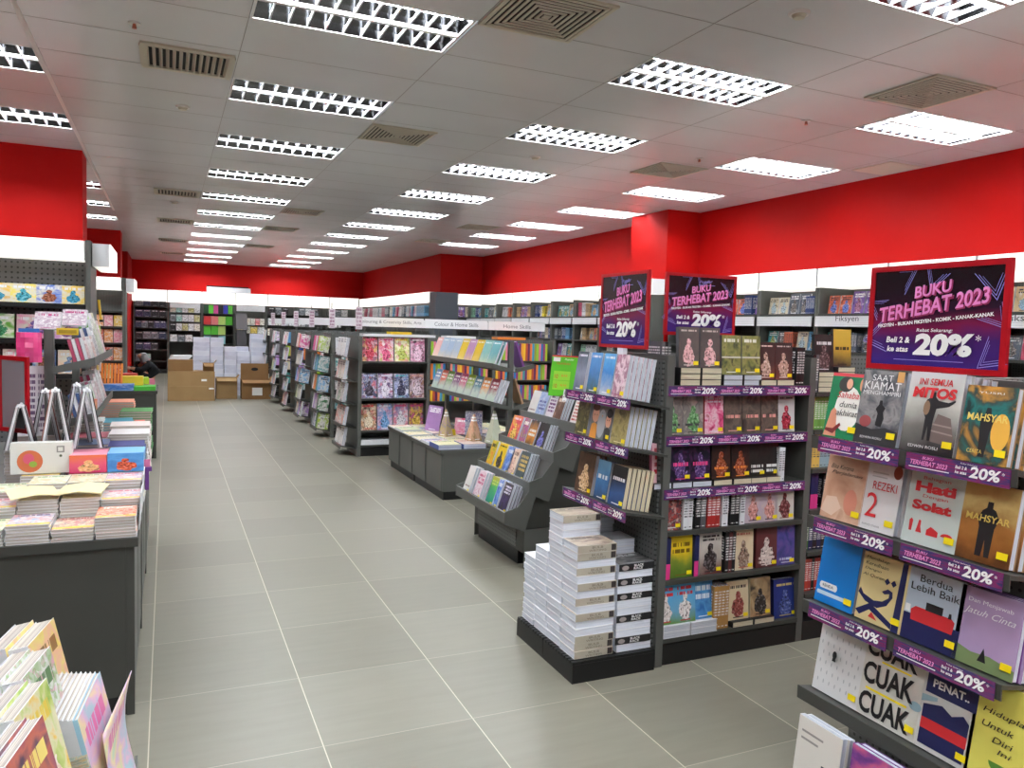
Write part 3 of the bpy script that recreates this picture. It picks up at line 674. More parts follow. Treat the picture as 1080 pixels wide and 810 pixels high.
A = {}
def nov(k, *a, **kw): A[k] = art(k, *a, **kw)
nov('pinkgown', [(84, 78, 76), (96, 88, 84)], 'cloud', 3, (200, 190, 180), fig=(222, 170, 170), rows=1, top=.95, low=.88)
nov('acik', [(70, 76, 58), (120, 124, 70), (150, 146, 90), (50, 54, 44)], 'cloud', 3.5, (225, 225, 215), rows=1, top=.94, low=.80, band=(.42, .46, (200, 200, 190)))
nov('redcurtain', [(110, 60, 52), (70, 50, 48), (60, 44, 44)], 'grad', 3, (220, 200, 190), fig=(186, 150, 132), rows=1, top=.93, low=.87)
nov('flowergrey', [(150, 142, 140), (120, 110, 108), (200, 180, 170)], 'cloud', 4, (60, 60, 60), fig=(96, 150, 90), rows=1, top=.3, low=.2)
nov('pinkred', [(150, 30, 56), (220, 80, 130), (240, 200, 210), (180, 40, 70)], 'cloud', 4, (235, 220, 230), rows=2, top=.95, low=.8)
nov('smokebrown', [(58, 52, 50), (110, 96, 86), (60, 50, 46)], 'cloud', 3, (232, 160, 150), rows=1, top=.5, low=.36)
nov('whitered', [(206, 206, 204)], 'flat', 3, (90, 90, 90), fig=(176, 40, 60), rows=1, top=.95, low=.88)
nov('pinktype', [(232, 180, 190), (236, 190, 198)], 'cloud', 2, (190, 40, 60), rows=4, top=.92, low=.2, foot=False)
nov('darkneon', [(26, 26, 40), (30, 26, 44), (70, 36, 76), (34, 50, 76)], 'cloud', 5, (225, 70, 130), fig=(90, 60, 120), rows=1, top=.52, low=.36)
nov('fireband', [(30, 26, 28), (60, 36, 30), (40, 30, 32)], 'cloud', 4, (240, 140, 60), fig=(150, 70, 40), rows=1, top=.34, low=.24)
nov('blackwhite', [(28, 28, 28), (44, 42, 40)], 'cloud', 3, (230, 230, 225), rows=2, top=.36, low=.1, foot=False)
nov('reddark', [(40, 40, 52), (180, 60, 50), (60, 60, 70), (210, 180, 170)], 'blob', 6, (220, 220, 220), rows=0)
nov('dancer', [(204, 184, 180), (190, 170, 186), (214, 190, 180)], 'cloud', 3, (90, 70, 90), fig=(206, 140, 130), rows=0)
nov('darksplash', [(214, 208, 200)], 'flat', 3, (120, 40, 40), fig=(110, 46, 46), rows=0)
nov('yellowtree', [(70, 110, 40), (120, 140, 50), (236, 200, 40), (240, 206, 50)], 'grad', 3, (120, 90, 20), rows=2, top=.85, low=.55)
nov('silhouette', [(110, 60, 56), (190, 180, 170), (226, 220, 210)], 'grad', 3, (60, 50, 50), fig=(50, 40, 40), rows=2, top=.92, low=.76)
nov('clockcream', [(230, 212, 178), (222, 196, 160)], 'cloud', 2, (190, 110, 90), fig=(150, 120, 100), rows=1, top=.92, low=.84)
nov('maroon', [(92, 44, 46), (100, 52, 52)], 'cloud', 3, (225, 205, 195), fig=(214, 196, 186), rows=2, top=.28, low=.08)
nov('bluenight', [(40, 60, 110), (70, 70, 140), (100, 80, 150), (50, 90, 140)], 'cloud', 3, (190, 200, 230), rows=1, top=.2, low=.1)
nov('skybird', [(110, 150, 70), (120, 180, 215), (100, 180, 225), (90, 170, 220)], 'grad', 2, (205, 50, 60), fig=(235, 225, 220), rows=2, top=.9, low=.64)
nov('blueyou', [(60, 120, 190), (90, 160, 215), (50, 110, 180)], 'cloud', 3, (235, 240, 250), rows=2, top=.85, low=.45)
nov('creamflower', [(228, 212, 176), (220, 200, 160)], 'cloud', 2, (60, 50, 50), fig=(150, 70, 60), rows=1, top=.9, low=.78)
nov('elephant', [(206, 186, 148), (180, 150, 110), (60, 50, 44)], 'cloud', 3, (60, 50, 40), fig=(46, 40, 38), rows=0)
nov('navygold', [(26, 40, 110), (34, 52, 130), (24, 36, 96)], 'cloud', 2, (200, 180, 110), fig=(70, 90, 160), rows=1, top=.9, low=.8)
nov('blacknovel', [(34, 34, 36), (52, 50, 50)], 'cloud', 3, (210, 210, 210), fig=(84, 64, 64), rows=1, top=.84, low=.7)
nov('goldblack', [(50, 48, 46), (196, 160, 60), (206, 170, 70)], 'grad', 2, (40, 34, 28), rows=1, top=.56, low=.42)
def fx(px): return 2.094 + .00574 * (px - 701)       # shelf position along the top rows
def spines(key, cols, x, z, n, y, w, h, t, desc, place, group, lean=0.0):
    """books standing spine out, facing the camera"""
    for i in range(n):
        side = cols[i % len(cols)]
        me = book_mesh(SP(side), w, h, t, SP(side))
        stand('novel', me, x + i * (t + .001) + t, y + w / 2 - .012, z, R(90), 0, '%s, %s of its kind, %s' % (desc, ORD[i], place), 'book', group)
def turn(me): return me
# row 1: flat stacks as risers, a front-facing copy on top of each
def riser(xc, y, z, n, w, d, t, desc, pages):
    me = book_mesh(S_BLACK, w, d, t, S_BLACK, pages)
    for i in range(n):
        lie('novel', me, xc, y, z + (i + 1) * t, 0, '%s, %s up' % (desc, ORD[i]), 'book', 'flat stacks of novels on the fiction gondola')
rowsN = [
    # row z, list of (px, cover, w, h, riser count, riser t, riser pages, side, desc)
    (1.335, [(716 + 10.5, 'pinkgown', .116, .19, 3, .028, CREAM, S_GREY, 'grey novel with a pink gown figure'), (737 + 11, 'pinkgown', .116, .19, 3, .028, CREAM, S_GREY, 'grey novel with a pink gown figure'),
             (760 + 10.5, 'acik', .116, .19, 2, .026, PAGE, S_GREY, 'olive novel with white capital title'), (781 + 10.5, 'acik', .112, .19, 2, .026, PAGE, S_GREY, 'olive novel with white capital title'),
             (808, 'redcurtain', .112, .185, 1, .028, CREAM, S_MAROON, 'brown novel with pale portrait under red curtains'), (828, 'redcurtain', .112, .185, 1, .028, CREAM, S_MAROON, 'brown novel with pale portrait under red curtains')], 'top fiction shelf'),
    (1.10, [(713.5, 'flowergrey', .118, .192, 0, 0, None, S_GREY, 'grey novel with green flower figure'), (734.5, 'flowergrey', .118, .192, 0, 0, None, S_GREY, 'grey novel with green flower figure'), (756, 'pinkred', .112, .185, 0, 0, None, S_RED, 'crimson and pink novel'),
             (776, 'smokebrown', .112, .19, 0, 0, None, S_BLACK, 'smoky brown novel with salmon title'), (796, 'smokebrown', .112, .19, 0, 0, None, S_BLACK, 'smoky brown novel with salmon title'), (816, 'smokebrown', .112, .19, 0, 0, None, S_BLACK, 'smoky brown novel with salmon title'), (835, 'whitered', .108, .185, 0, 0, None, S_WHITE, 'white novel with a red dress figure')], 'second fiction shelf'),
    (.85, [(704, 'pinktype', .10, .185, 1, .028, PAGE, S_PINK, 'pale pink novel with red lettering'), (723.5, 'darkneon', .113, .185, 1, .028, PAGE, S_BLACK, 'dark novel with neon pink title'), (743.5, 'darkneon', .113, .185, 1, .028, PAGE, S_BLACK, 'dark novel with neon pink title'), (765, 'fireband', .113, .185, 1, .028, CREAM, S_BLACK, 'black novel with orange group portrait'), (786, 'fireband', .113, .185, 1, .028, CREAM, S_BLACK, 'black novel with orange group portrait'),
             (804, 'blackwhite', .10, .18, 1, .028, CREAM, S_BLACK, 'black novel with white block title'), (820, 'blackwhite', .09, .18, 1, .028, CREAM, S_BLACK, 'black novel with white block title')], 'third fiction shelf'),
]
for z, items, place in rowsN:
    for i, (px, k, w, h, rn, rt, rp, side, desc) in enumerate(items):
        x = fx(px); y = YN + .035; zz = z
        if rn:
            riser(x, YN + .012, z, rn, w, .165, rt, 'pale-edged novel in flat stack %s from aisle, %s' % (ORD[i], place), rp); zz = z + rn * rt; y = YN + .03
        stand('novel', book_mesh(A[k], w, h, .022, side), x, y, zz, 0, R(4), '%s, %s from aisle, %s' % (desc, ORD[i], place), 'book', None, True, w)
# dark spines at both ends of the top row
spines('d', [S_GREY, S_BLACK], 2.118, 1.336, 3, YN + .09, .13, .20, .017, 'dark spined novel standing by the aisle upright', 'top fiction shelf', None)
spines('d2', [S_BLACK], fx(838) + .012, 1.336, 3, YN + .03, .13, .19, .016, 'black spined novel beside the brown portrait novels', 'top fiction shelf', None)
spines('d3', [S_WHITE], fx(826), .851, 2, YN + .03, .12, .17, .018, 'white spined novel after the black block title novels', 'third fiction shelf', None)
# row 4
def fx4(px): return 2.094 + .00585 * (px - 694)
P4 = 'fourth fiction shelf'
stand('novel', book_mesh(A['reddark'], .118, .19, .02, S_BLACK), fx4(708.5), YN + .03, .646, 0, R(3), 'dark novel of red and white shapes at the aisle end, ' + P4, 'book', None, True, .118)
spines('a', [S_WHITE], fx4(719), .646, 2, YN + .03, .12, .19, .026, 'thick white spined novel', P4, None)
spines('b', [S_BLACK, S_GREY], fx4(731), .646, 2, YN + .03, .12, .185, .03, 'thick black spined novel with white lettering', P4, None)
spines('c', [S_RED], fx4(743), .646, 3, YN + .03, .12, .185, .024, 'orange red spined novel', P4, None)
spines('d', [S_WHITE], fx4(758), .646, 1, YN + .03, .12, .19, .036, 'broad white spined novel with grey lettering', P4, None)
spines('e', [S_BLACK], fx4(767), .646, 2, YN + .03, .12, .185, .026, 'black spined novel with a red middle', P4, None)
spines('f', [S_WHITE], fx4(777), .646, 1, YN + .03, .12, .19, .03, 'pale grey spined novel before the dancers', P4, None)
for i, px in enumerate((793, 811)): stand('novel', book_mesh(A['dancer'], .108, .19, .02, S_PURP), fx4(px), YN + .03, .646, 0, R(3), 'pale novel with a pink dancer, %s of two, ' % ORD[i] + P4, 'book', None, True, .108)
stand('novel', book_mesh(A['darksplash'], .122, .19, .02, S_WHITE), fx4(828), YN + .03, .646, 0, R(3), 'white novel with a dark red splash, ' + P4, 'book', None, True, .12)
# row 5
P5 = 'fifth fiction shelf'
def twotone(n, x, z, y, place, start=0):
    for i in range(n):
        b = MB(); b.box(-.065, -.063, 0, .024, .075, .2, S_NAVY); b.box(-.065, -.063, 0, .024, 0, .075, M_('hotpink', (226, 60, 140)))
        b.box(-.063, .065, 0, .002, 0, .2, S_NAVY); b.box(-.063, .065, .022, .024, 0, .2, S_NAVY); b.box(-.063, .06, .002, .022, .002, .198, PAGE)
        stand('novel', b.mesh('novel'), x + i * .0255, y + .055, z, R(90), 0, 'navy and hot pink spined novel, %s of its kind, %s' % (ORD[start + i], place), 'book')
def fx5(px): return 2.094 + .0059 * (px - 691)
twotone(3, fx5(695) + .01, .411, YN + .03, P5)
stand('novel', book_mesh(A['yellowtree'], .13, .205, .02, S_YELL), fx5(717.5), YN + .03, .411, 0, R(3), 'yellow novel with a black tree, ' + P5, 'book', None, True, .13)
twotone(1, fx5(729) + .024, .411, YN + .03, P5 + ' beside yellow novel')
stand('novel', book_mesh(A['silhouette'], .135, .21, .02, S_WHITE), fx5(747), YN + .03, .411, 0, R(3), 'white novel with a dark silhouette on brown, ' + P5, 'book', None, True, .135)
spines('g', [S_BLACK, S_MAROON, S_BLACK], fx5(760), .411, 3, YN + .03, .12, .2, .02, 'dark brown spined novel', P5, None)
stand('novel', book_mesh(A['clockcream'], .122, .205, .02, S_CREAM), fx5(781.5), YN + .03, .411, 0, R(3), 'cream novel with a clock picture, ' + P5, 'book', None, True, .122)
stand('novel', book_mesh(A['maroon'], .135, .205, .03, S_MAROON), fx5(806.5), YN + .03, .411, 0, R(3), 'maroon novel with a white wreath, ' + P5, 'book', None, True, .135)
stand('novel', book_mesh(A['bluenight'], .118, .205, .02, S_NAVY), fx5(828), YN + .03, .411, 0, R(3), 'blue violet night novel at the inner end, ' + P5, 'book', None, True, .118)
# row 6 on the deck
P6 = 'bottom fiction deck'
def fx6(px): return 2.105 + .0057 * (px - 691)
for i in range(2):
    for k, px in enumerate((712, 740)):
        lie('novel', book_mesh(S_WHITE, .155, .2, .03, S_WHITE), fx6(px), YN + .005, .13 + .03 * (i + 1), 0, 'white-edged picture book lying flat, %s stack, %s layer, %s' % (['aisle-side', 'inner'][k], ['lower', 'upper'][i], P6), 'book', None)
for i, px in enumerate((702, 722)): stand('novel', book_mesh(A['skybird'], .118, .2, .016, S_BLUE), fx6(px), YN + .02, .191, 0, R(6), 'sky blue book with a white bird, %s of two, ' % ORD[i] + P6, 'book', None, False, .118)
stand('novel', book_mesh(A['blueyou'], .115, .2, .016, S_BLUE), fx6(742), YN + .03, .191, 0, R(6), 'blue book with large white script, ' + P6, 'book', None, True, .115)
spines('k', [S_KRAFT], fx6(751), .131, 4, YN + .03, .13, .215, .022, 'mustard brown spined novel', P6, None)
riser(fx6(782), YN + .005, .13, 1, .13, .16, .028, 'cream-edged novel under the flower novel, ' + P6, CREAM); riser(fx6(806), YN + .005, .13, 1, .13, .16, .028, 'cream-edged novel under the elephant novel, ' + P6, CREAM)
stand('novel', book_mesh(A['creamflower'], .13, .195, .02, S_CREAM), fx6(780), YN + .03, .159, 0, R(5), 'cream novel with a dark red flower, ' + P6, 'book', None, True, .13)
stand('novel', book_mesh(A['elephant'], .13, .195, .02, S_CREAM), fx6(805), YN + .03, .159, 0, R(5), 'tan novel with a dark elephant shape, ' + P6, 'book', None, True, .13)
stand('novel', book_mesh(A['navygold'], .15, .2, .03, S_NAVY), fx6(834), YN + .03, .131, 0, R(5), 'royal blue novel with gold title, ' + P6, 'book', None, True, .15)
# bay 2 (between the two stands)
PB = 'inner fiction bay'
for k, xx in enumerate((3.10, 3.23)):
    riser(xx, YN + .012, 1.30, 4 + k, .122, .165, .026, 'cream-edged novel, %s stack, top shelf of ' % ORD[k] + PB, CREAM)
stand('novel', book_mesh(A['blacknovel'], .13, .19, .02, S_BLACK), 3.10, YN + .04, 1.405, 0, R(4), 'black novel with a dim reddish figure, top shelf of ' + PB, 'book', None, False)
stand('novel', book_mesh(A['goldblack'], .125, .195, .02, S_BLACK), 3.235, YN + .05, 1.431, 0, R(4), 'gold and black novel, tallest on the top shelf of ' + PB, 'book', None, False)
spines('bb', [S_BLACK, S_GREY], 3.0, 1.301, 2, YN + .03, .12, .19, .02, 'black spined novel beside the upright', 'top shelf of ' + PB, None)
b2rows = [(1.106, [S_YELL] + [S_GREEN] * 6 + [S('greygreen', (150, 160, 150))] * 3 + [S_LIME, S_GREEN] * 4, .02, .165, 'green comic'), (.906, [S('butter', (226, 186, 90))] * 3 + [S('powder', (150, 180, 190))] * 3 + [S('dustpink', (206, 160, 150))] * 4 + [S_CREAM] * 5, .024, .17, 'pastel spined novel'),
          (.471, [S('darkgreen', (60, 110, 40)), S_NAVY, S_BLACK, S_NAVY, S_BLACK, S_GREY] * 2, .028, .16, 'dark green and navy spined novel'), (.251, [S_RED, S('brick', (190, 60, 40)), S_RED, S_BLACK, S_RED, S_RED, S_BLACK, S_RED] * 2, .02, .17, 'red spined novel')]
for z, cols, t, h, d in b2rows:
    for i, c in enumerate(cols):
        if 3.04 + i * (t + .001) > 3.75: break
        stand('novel', book_mesh(SP(c), .12, h, t, SP(c)), 3.03 + i * (t + .001) + t, YN + .10, z, R(90), 0, '%s, %s from the upright, %s' % (d, ORD[i], PB), 'book')
twotone(2, 3.07, .691, YN + .04, PB)
spines('bz', [S_BLACK, S_MAROON], 3.13, .691, 5, YN + .04, .12, .17, .026, 'black or maroon spined novel', PB, None)
# ------------------------------------------------------------------ aisle-end rack of the fiction gondola
nov('castle', [(92, 100, 116), (140, 150, 170), (60, 80, 90)], 'grad', 4, (230, 230, 240), rows=1, top=.95, low=.86)
nov('bluesky1', [(60, 90, 60), (70, 130, 190), (90, 160, 220)], 'grad', 5, (240, 240, 245), rows=1, top=.95, low=.86)
nov('bluesky2', [(190, 200, 210), (50, 130, 200), (100, 180, 230)], 'grad', 5, (240, 240, 245), rows=1, top=.95, low=.86)
nov('pinkgirl', [(214, 170, 190), (236, 214, 220), (160, 110, 130), (200, 150, 170)], 'cloud', 5, (160, 70, 110), rows=0)
nov('olivecomic', [(110, 104, 60), (70, 66, 44), (150, 140, 90)], 'cloud', 5, (220, 210, 150), rows=0)
nov('olivegirl', [(140, 130, 70), (180, 166, 110), (90, 84, 50)], 'cloud', 4, (230, 220, 170), rows=0)
nov('elkbrown', [(110, 84, 64), (90, 66, 50), (70, 52, 40)], 'cloud', 3, (230, 200, 160), fig=(216, 176, 128), rows=0)
nov('bluedia', [(40, 60, 90), (70, 120, 170), (120, 170, 200)], 'grad', 3, (240, 240, 240), rows=1, top=.68, low=.5)
nov('indah', [(40, 66, 110), (60, 90, 140), (40, 38, 40), (46, 44, 44)], 'grad', 2, (240, 240, 240), rows=1, top=.74, low=.6)
PR = 'fiction rack tray'
XR = 2.088 - .195
def front_x(cover, w, h, yc, z, desc, side=S_WHITE, copies=2, t=.02, X=None, lean=R(9), pages=None, stk=True):
    X = XR if X is None else X
    me = book_mesh(cover, w, h, t, side, pages)
    stand('comic_book', me, X, yc, z, FACE_X, lean, desc, 'book', None, stk, w)
    for c in range(copies):
        stand('comic_book', me, X + (c + 1) * (t + .002), yc - .004 * (c + 1), z - .0035 * (c + 1), FACE_X, lean, '%s copy behind the %s, %s' % (ORD[c], ' '.join(desc.split(',')[0].split()[:8]), desc.split(', ')[-1]), 'book')
for yc, k, d in ((3.42, 'castle', 'grey comic with a misty castle'), (3.285, 'bluesky1', 'blue and green comic'), (3.16, 'bluesky2', 'bright blue comic'), (3.045, 'pinkgirl', 'pink comic with pale figures')):
    front_x(A[k], .105, .2, yc, 1.275, d + ', top ' + PR, copies=5 if k == 'pinkgirl' else 2)
for yc, k, w, d in ((3.38, 'olivecomic', .12, 'dark olive comic'), (3.03, 'olivegirl', .13, 'yellow olive comic')):
    front_x(A[k], w, .185, yc, 1.058, d + ', middle ' + PR, copies=5 if k == 'olivegirl' else 2)
def penguin():
    cm = book_mesh(art('grey plain', [(120, 122, 122), (110, 112, 112)], 'cloud', 2, rows=0, foot=False), .19, .185, .02, S_GREY)
    p = MB(); w, h = .19, .185
    for m, pts in ((M_('skin', (230, 170, 140)), el(.2, .62, .17, .2)), (M_('brownhair', (96, 62, 48)), el(.18, .82, .18, .10)), (M_('orangeshirt', (224, 150, 60)), [(.02, 0), (.36, 0), (.34, .36), (.2, .42), (.06, .36)]), (M_('birdgrey', (176, 180, 184)), el(.52, .42, .19, .38)), (M_('skin', (230, 170, 140)), el(.84, .52, .13, .18)), (INK, el(.86, .72, .14, .12)), (M_('darkshirt', (60, 60, 64)), [(.72, 0), (.98, 0), (.98, .3), (.84, .36), (.72, .3)]), (INK, el(.49, .7, .012, .016, 8)), (INK, el(.57, .7, .012, .016, 8)), (M_('orangeshirt', (224, 150, 60)), [(.51, .64), (.56, .64), (.535, .58)]), (INK, el(.15, .62, .012, .02, 8)), (INK, el(.27, .62, .012, .02, 8)), (INK, el(.80, .54, .012, .02, 8)), (INK, el(.88, .54, .012, .02, 8))):
        p.face([((u - .5) * w, -.0004 - .0001 * len(p.f), v * h) for u, v in pts], m)
    stand('comic_book', cm, XR, 3.20, 1.058, FACE_X, R(9), 'grey comic with a round pale bird between two faces, middle ' + PR, 'book', None, True, .19, [('cover_picture', p.mesh('cover_picture'))])
penguin()
front_x(A['elkbrown'], .16, .2, 3.34, .770, 'glossy brown novel with golden figures, bottom ' + PR, S_TAN, 2, .024)
front_x(A['bluedia'], .115, .19, 3.17, .770, 'blue novel with a pale tower, bottom ' + PR, S_NAVY, 1)
front_x(A['indah'], .13, .19, 3.03, .770, 'black and blue novel, bottom ' + PR, S_CREAM, 5, pages=CREAM)
# ------------------------------------------------------------------ black pallet with book stacks
pl = thing('floor_pallet', (1.87, 3.23, 0), 'low black slatted floor pallet carrying stacks of white-edged books', 'pallet')
for ya, yb in ((2.935, 3.232), (3.236, 3.535)):
    MB().box(1.65, 2.086, ya, yb, 0, .085, BLACK).build('pallet_base', pl)
    b = MB(); n = 14
    for i in range(n):
        x = 1.65 + (2.086 - 1.65) * (i + .1) / n
    for i in range(11):
        y = ya + (yb - ya) * (i + .08) / 11; b.box(1.65, 2.086, y, y + (yb - ya) * .70 / 11, .085, .098, BLACK)
    b.build('slat_deck', pl)
MOOSE = art('band grey brown', [(190, 180, 160), (206, 198, 180), (150, 140, 124)], 'cloud', 6, rows=0, foot=False)
def stack_book(kind, w=.2, d=.145, t=.0345):
    """book lying flat, spine towards the camera: spine carries a printed band"""
    k = ('stk', kind, w, d, t)
    if k in _bk: return _bk[k]
    b = MB(); c = .0016
    cov = {'a': S('bandwhite', (206, 206, 204)), 'b': S('bandsilver', (200, 204, 210)), 'p': S_WHITE}[kind]
    topm = {'a': art('tan cover', [(206, 196, 176), (190, 170, 150), (120, 100, 90)], 'cloud', 4, (90, 80, 70)), 'b': art('dark cover', [(40, 38, 38), (90, 86, 84), (150, 146, 142)], 'cloud', 5, (230, 230, 230)), 'p': S_WHITE}[kind]
    b.box(-w / 2, w / 2, 0, d, t - c, t, cov, top=topm); b.box(-w / 2, w / 2, 0, d, 0, c, cov); b.box(-w / 2 + .002, w / 2 - .002, .002, d - .002, c, t - c, PAGE_FLAT)
    if kind != 'p':
        sc = {'a': M_('spinetan', (186, 178, 160)), 'b': M_('spineblack', (34, 34, 36))}[kind]
        b.box(-w / 2, w / 2, -.001, .002, c * .5, t - c * .5, sc)
        if kind == 'a':
            b.text('BULB', .0, t * .52, w * .28, t * .3, -.0016, M_('spinegrey', (110, 102, 92))); b.text('WRITING', .0, t * .16, w * .44, t * .26, -.0016, M_('spinegrey', (110, 102, 92)))
            b.box(w * .36, w * .48, -.0016, -.001, t * .1, t * .9, M_('spinedark', (60, 52, 52)))
        else:
            b.text('BLACK', .06 * w, t * .52, w * .28, t * .34, -.0016, WHITE, 0, .03); b.text('RACE', .04 * w, t * .14, w * .26, t * .32, -.0016, WHITE, 0, .03)
            b.disc(-w * .33, t * .45, w * .1, t * .32, -.0016, M_('spineface', (170, 160, 156)), 12)
    _bk[k] = b.mesh('stacked_book'); return _bk[k]
PAGE_FLAT = mat('page_edges_flat', (226, 232, 242), .75, spec=.2)
_g = NT(PAGE_FLAT); _tc = _g.node('ShaderNodeTexCoord'); _mp = _g.node('ShaderNodeMapping'); _mp.inputs['Scale'].default_value = (3, 3, 420); _g.l.new(_tc.outputs['Object'], _mp.inputs[0])
_nz = _g.node('ShaderNodeTexNoise'); _nz.inputs['Scale'].default_value = 1.0; _g.l.new(_mp.outputs[0], _nz.inputs['Vector']); _g.l.new(_g.ramp(_nz.outputs[0], [lin((206, 212, 222)), lin((234, 238, 246))], pos=[.3, .6]), bsdf(PAGE_FLAT).inputs['Base Color'])
def pile(kinds, x, y, z, desc, w=.2, d=.145, t=.0345, jit=.004, name='stacked_book', cat='book', group=None):
    rr = random.Random(desc)
    for i, k in enumerate(kinds):
        put(name, stack_book(k, w, d, t), (x + rr.uniform(-jit, jit), y + rr.uniform(-jit, jit), z + i * t), (0, 0, rr.uniform(-.02, .02)), '%s, %s from the bottom' % (desc, ORD[i]), cat, group)
Z0 = .0985
pile('aaappapapapapaa', 1.775, 2.965, Z0, 'tan spined book, near aisle-side pallet stack')
pile('pbppbppbpbpb'[:12], 1.985, 2.965, Z0, 'black lettered spine book, near inner pallet stack', w=.19)
pile('pppppppppppppppppa', 1.775, 3.115, Z0, 'white-edged book, tallest pallet stack')
pile('pppppppppppppp', 1.98, 3.115, Z0, 'white-edged book, pallet stack behind the black lettered spines', w=.19)
pile('pppppppppppp', 1.775, 3.262, Z0, 'white-edged book, third aisle-side pallet stack', w=.2, d=.13)
pile('ppppppppppppp', 1.775, 3.395, Z0, 'white-edged book, far corner pallet stack', w=.2, d=.13, t=.026)
pile('pppppppppppppppp', 1.965, 3.28, Z0, 'white-edged book, inner far pallet stack', w=.17, d=.14)
# ------------------------------------------------------------------ stepped display and the gondola it ends
gS = thing('stepped_display', (2.15, 4.6, 0), 'dark grey stepped display of four slanted book trays between black pallet and low tables', 'display stand')
body = [(2.15, .1), (2.15, .272), (2.222, .50), (2.312, .466), (2.392, .69), (2.482, .656), (2.562, .88), (2.652, .846), (2.70, .98), (2.95, .98), (2.95, .1)]
MB().prism(body[::-1], 4.545, 5.43, STEELD).build('body', gS)
MB().box(2.146, 2.149, 4.66, 5.36, .115, .30, PEG).build('front_pegboard', gS)
MB().box(2.16, 2.95, 4.65, 5.37, 0, .1, BLACK).build('plinth', gS)
for i, y in enumerate((4.536, 5.40)):
    MB().box(2.152, 2.95, y - (.002 if i == 0 else -.032), y + .006 + (0 if i == 0 else .032), 0, .26, STEEL).build('side_panel', gS)
def tray_poly(k):
    dx, dz = .17 * k, .19 * k
    return [(x + dx, z + dz) for x, z in ((2.00, .315), (2.13, .285), (2.215, .53), (2.19, .54), (2.115, .325), (2.02, .345), (2.018, .385), (2.0, .385))]
def tri_prism(b, poly, a, c, m):
    """concave tray profile as a strip of quads between its outer and inner outline"""
    o = [poly[7], poly[0], poly[1], poly[2]]; i = [poly[6], poly[5], poly[4], poly[3]]
    for k in range(3):
        b.prism([o[k], o[k + 1], i[k + 1], i[k]], a, c, m)
for k in range(4):
    b = MB(); tri_prism(b, tray_poly(k), 4.53, 5.44, STEEL)
    dx, dz = .17 * k, .19 * k
    for y in (4.52 - .0013 * k, 5.44 + .0013 * k): b.prism([(x + dx, z + dz) for x, z in ((1.998, .312), (2.145, .25), (2.235, .53), (2.19, .55), (2.09, .42), (1.998, .39))], y, y + .01, STEEL)
    b.build('book_tray', gS)
PS = 'stepped tray'
E_ = {}
def ex(k, *a, **kw): E_[k] = art(k, *a, **kw)
ex('pinkfloral', [(226, 196, 206), (240, 230, 232), (200, 140, 160)], 'blob', 8, (200, 90, 130), rows=3, top=.9, low=.5)
ex('tealgreen', [(40, 130, 110), (60, 160, 130), (90, 190, 110), (200, 190, 60)], 'grad', 4, (220, 230, 120), rows=2, top=.9, low=.7)
ex('bluekids', [(60, 90, 180), (110, 150, 220), (200, 210, 240)], 'cloud', 5, (250, 250, 250), rows=1)
ex('darkspace', [(54, 48, 80), (80, 70, 110), (60, 56, 60), (120, 110, 90)], 'cloud', 4, (230, 225, 240), rows=3, top=.92, low=.62)
ex('yellowface', [(240, 200, 40), (245, 210, 50)], 'cloud', 2, (40, 36, 30), fig=(60, 54, 50), rows=1, top=.95, low=.86)
ex('yellowgreen', [(150, 170, 50), (230, 200, 60), (236, 150, 60)], 'cloud', 3, (60, 60, 40), rows=1)
ex('peachgirl', [(228, 190, 160), (236, 220, 200)], 'cloud', 4, (120, 80, 70), fig=(220, 180, 160), rows=1)
ex('slategold', [(70, 84, 92), (84, 96, 100)], 'cloud', 3, (220, 190, 110), rows=4, top=.9, low=.3)
ex('redcartoon', [(214, 60, 84), (226, 80, 96), (240, 190, 70)], 'cloud', 4, (250, 220, 230), fig=(240, 200, 80), rows=1, top=.95, low=.82)
ex('orangepurple', [(226, 130, 50), (150, 80, 150), (180, 190, 80)], 'cloud', 4, (250, 250, 240), rows=1)
ex('brownlogo', [(70, 50, 40), (226, 150, 60), (60, 60, 64)], 'grad', 4, (240, 240, 235), rows=2, top=.7, low=.4)
ex('blackmedal', [(40, 40, 42), (56, 54, 50)], 'cloud', 5, (200, 190, 150), fig=(110, 110, 190), rows=1, top=.2, low=.06)
ex('whiteplain', [(232, 228, 222), (226, 220, 214)], 'cloud', 2, (150, 110, 110), rows=1, top=.3, low=.22)
ex('bluetitle', [(190, 200, 220), (150, 170, 210), (220, 220, 230)], 'cloud', 4, (90, 90, 150), rows=3, top=.7, low=.3)
ex('purpletype', [(236, 230, 234), (230, 222, 230)], 'cloud', 2, (110, 40, 110), rows=5, top=.95, low=.3)
ex('brownphoto', [(120, 84, 66), (90, 64, 54), (160, 120, 96)], 'cloud', 4, (230, 210, 190), rows=1)
ex('redlist', [(232, 228, 222)], 'flat', 3, (190, 80, 70), rows=6, top=.9, low=.2)
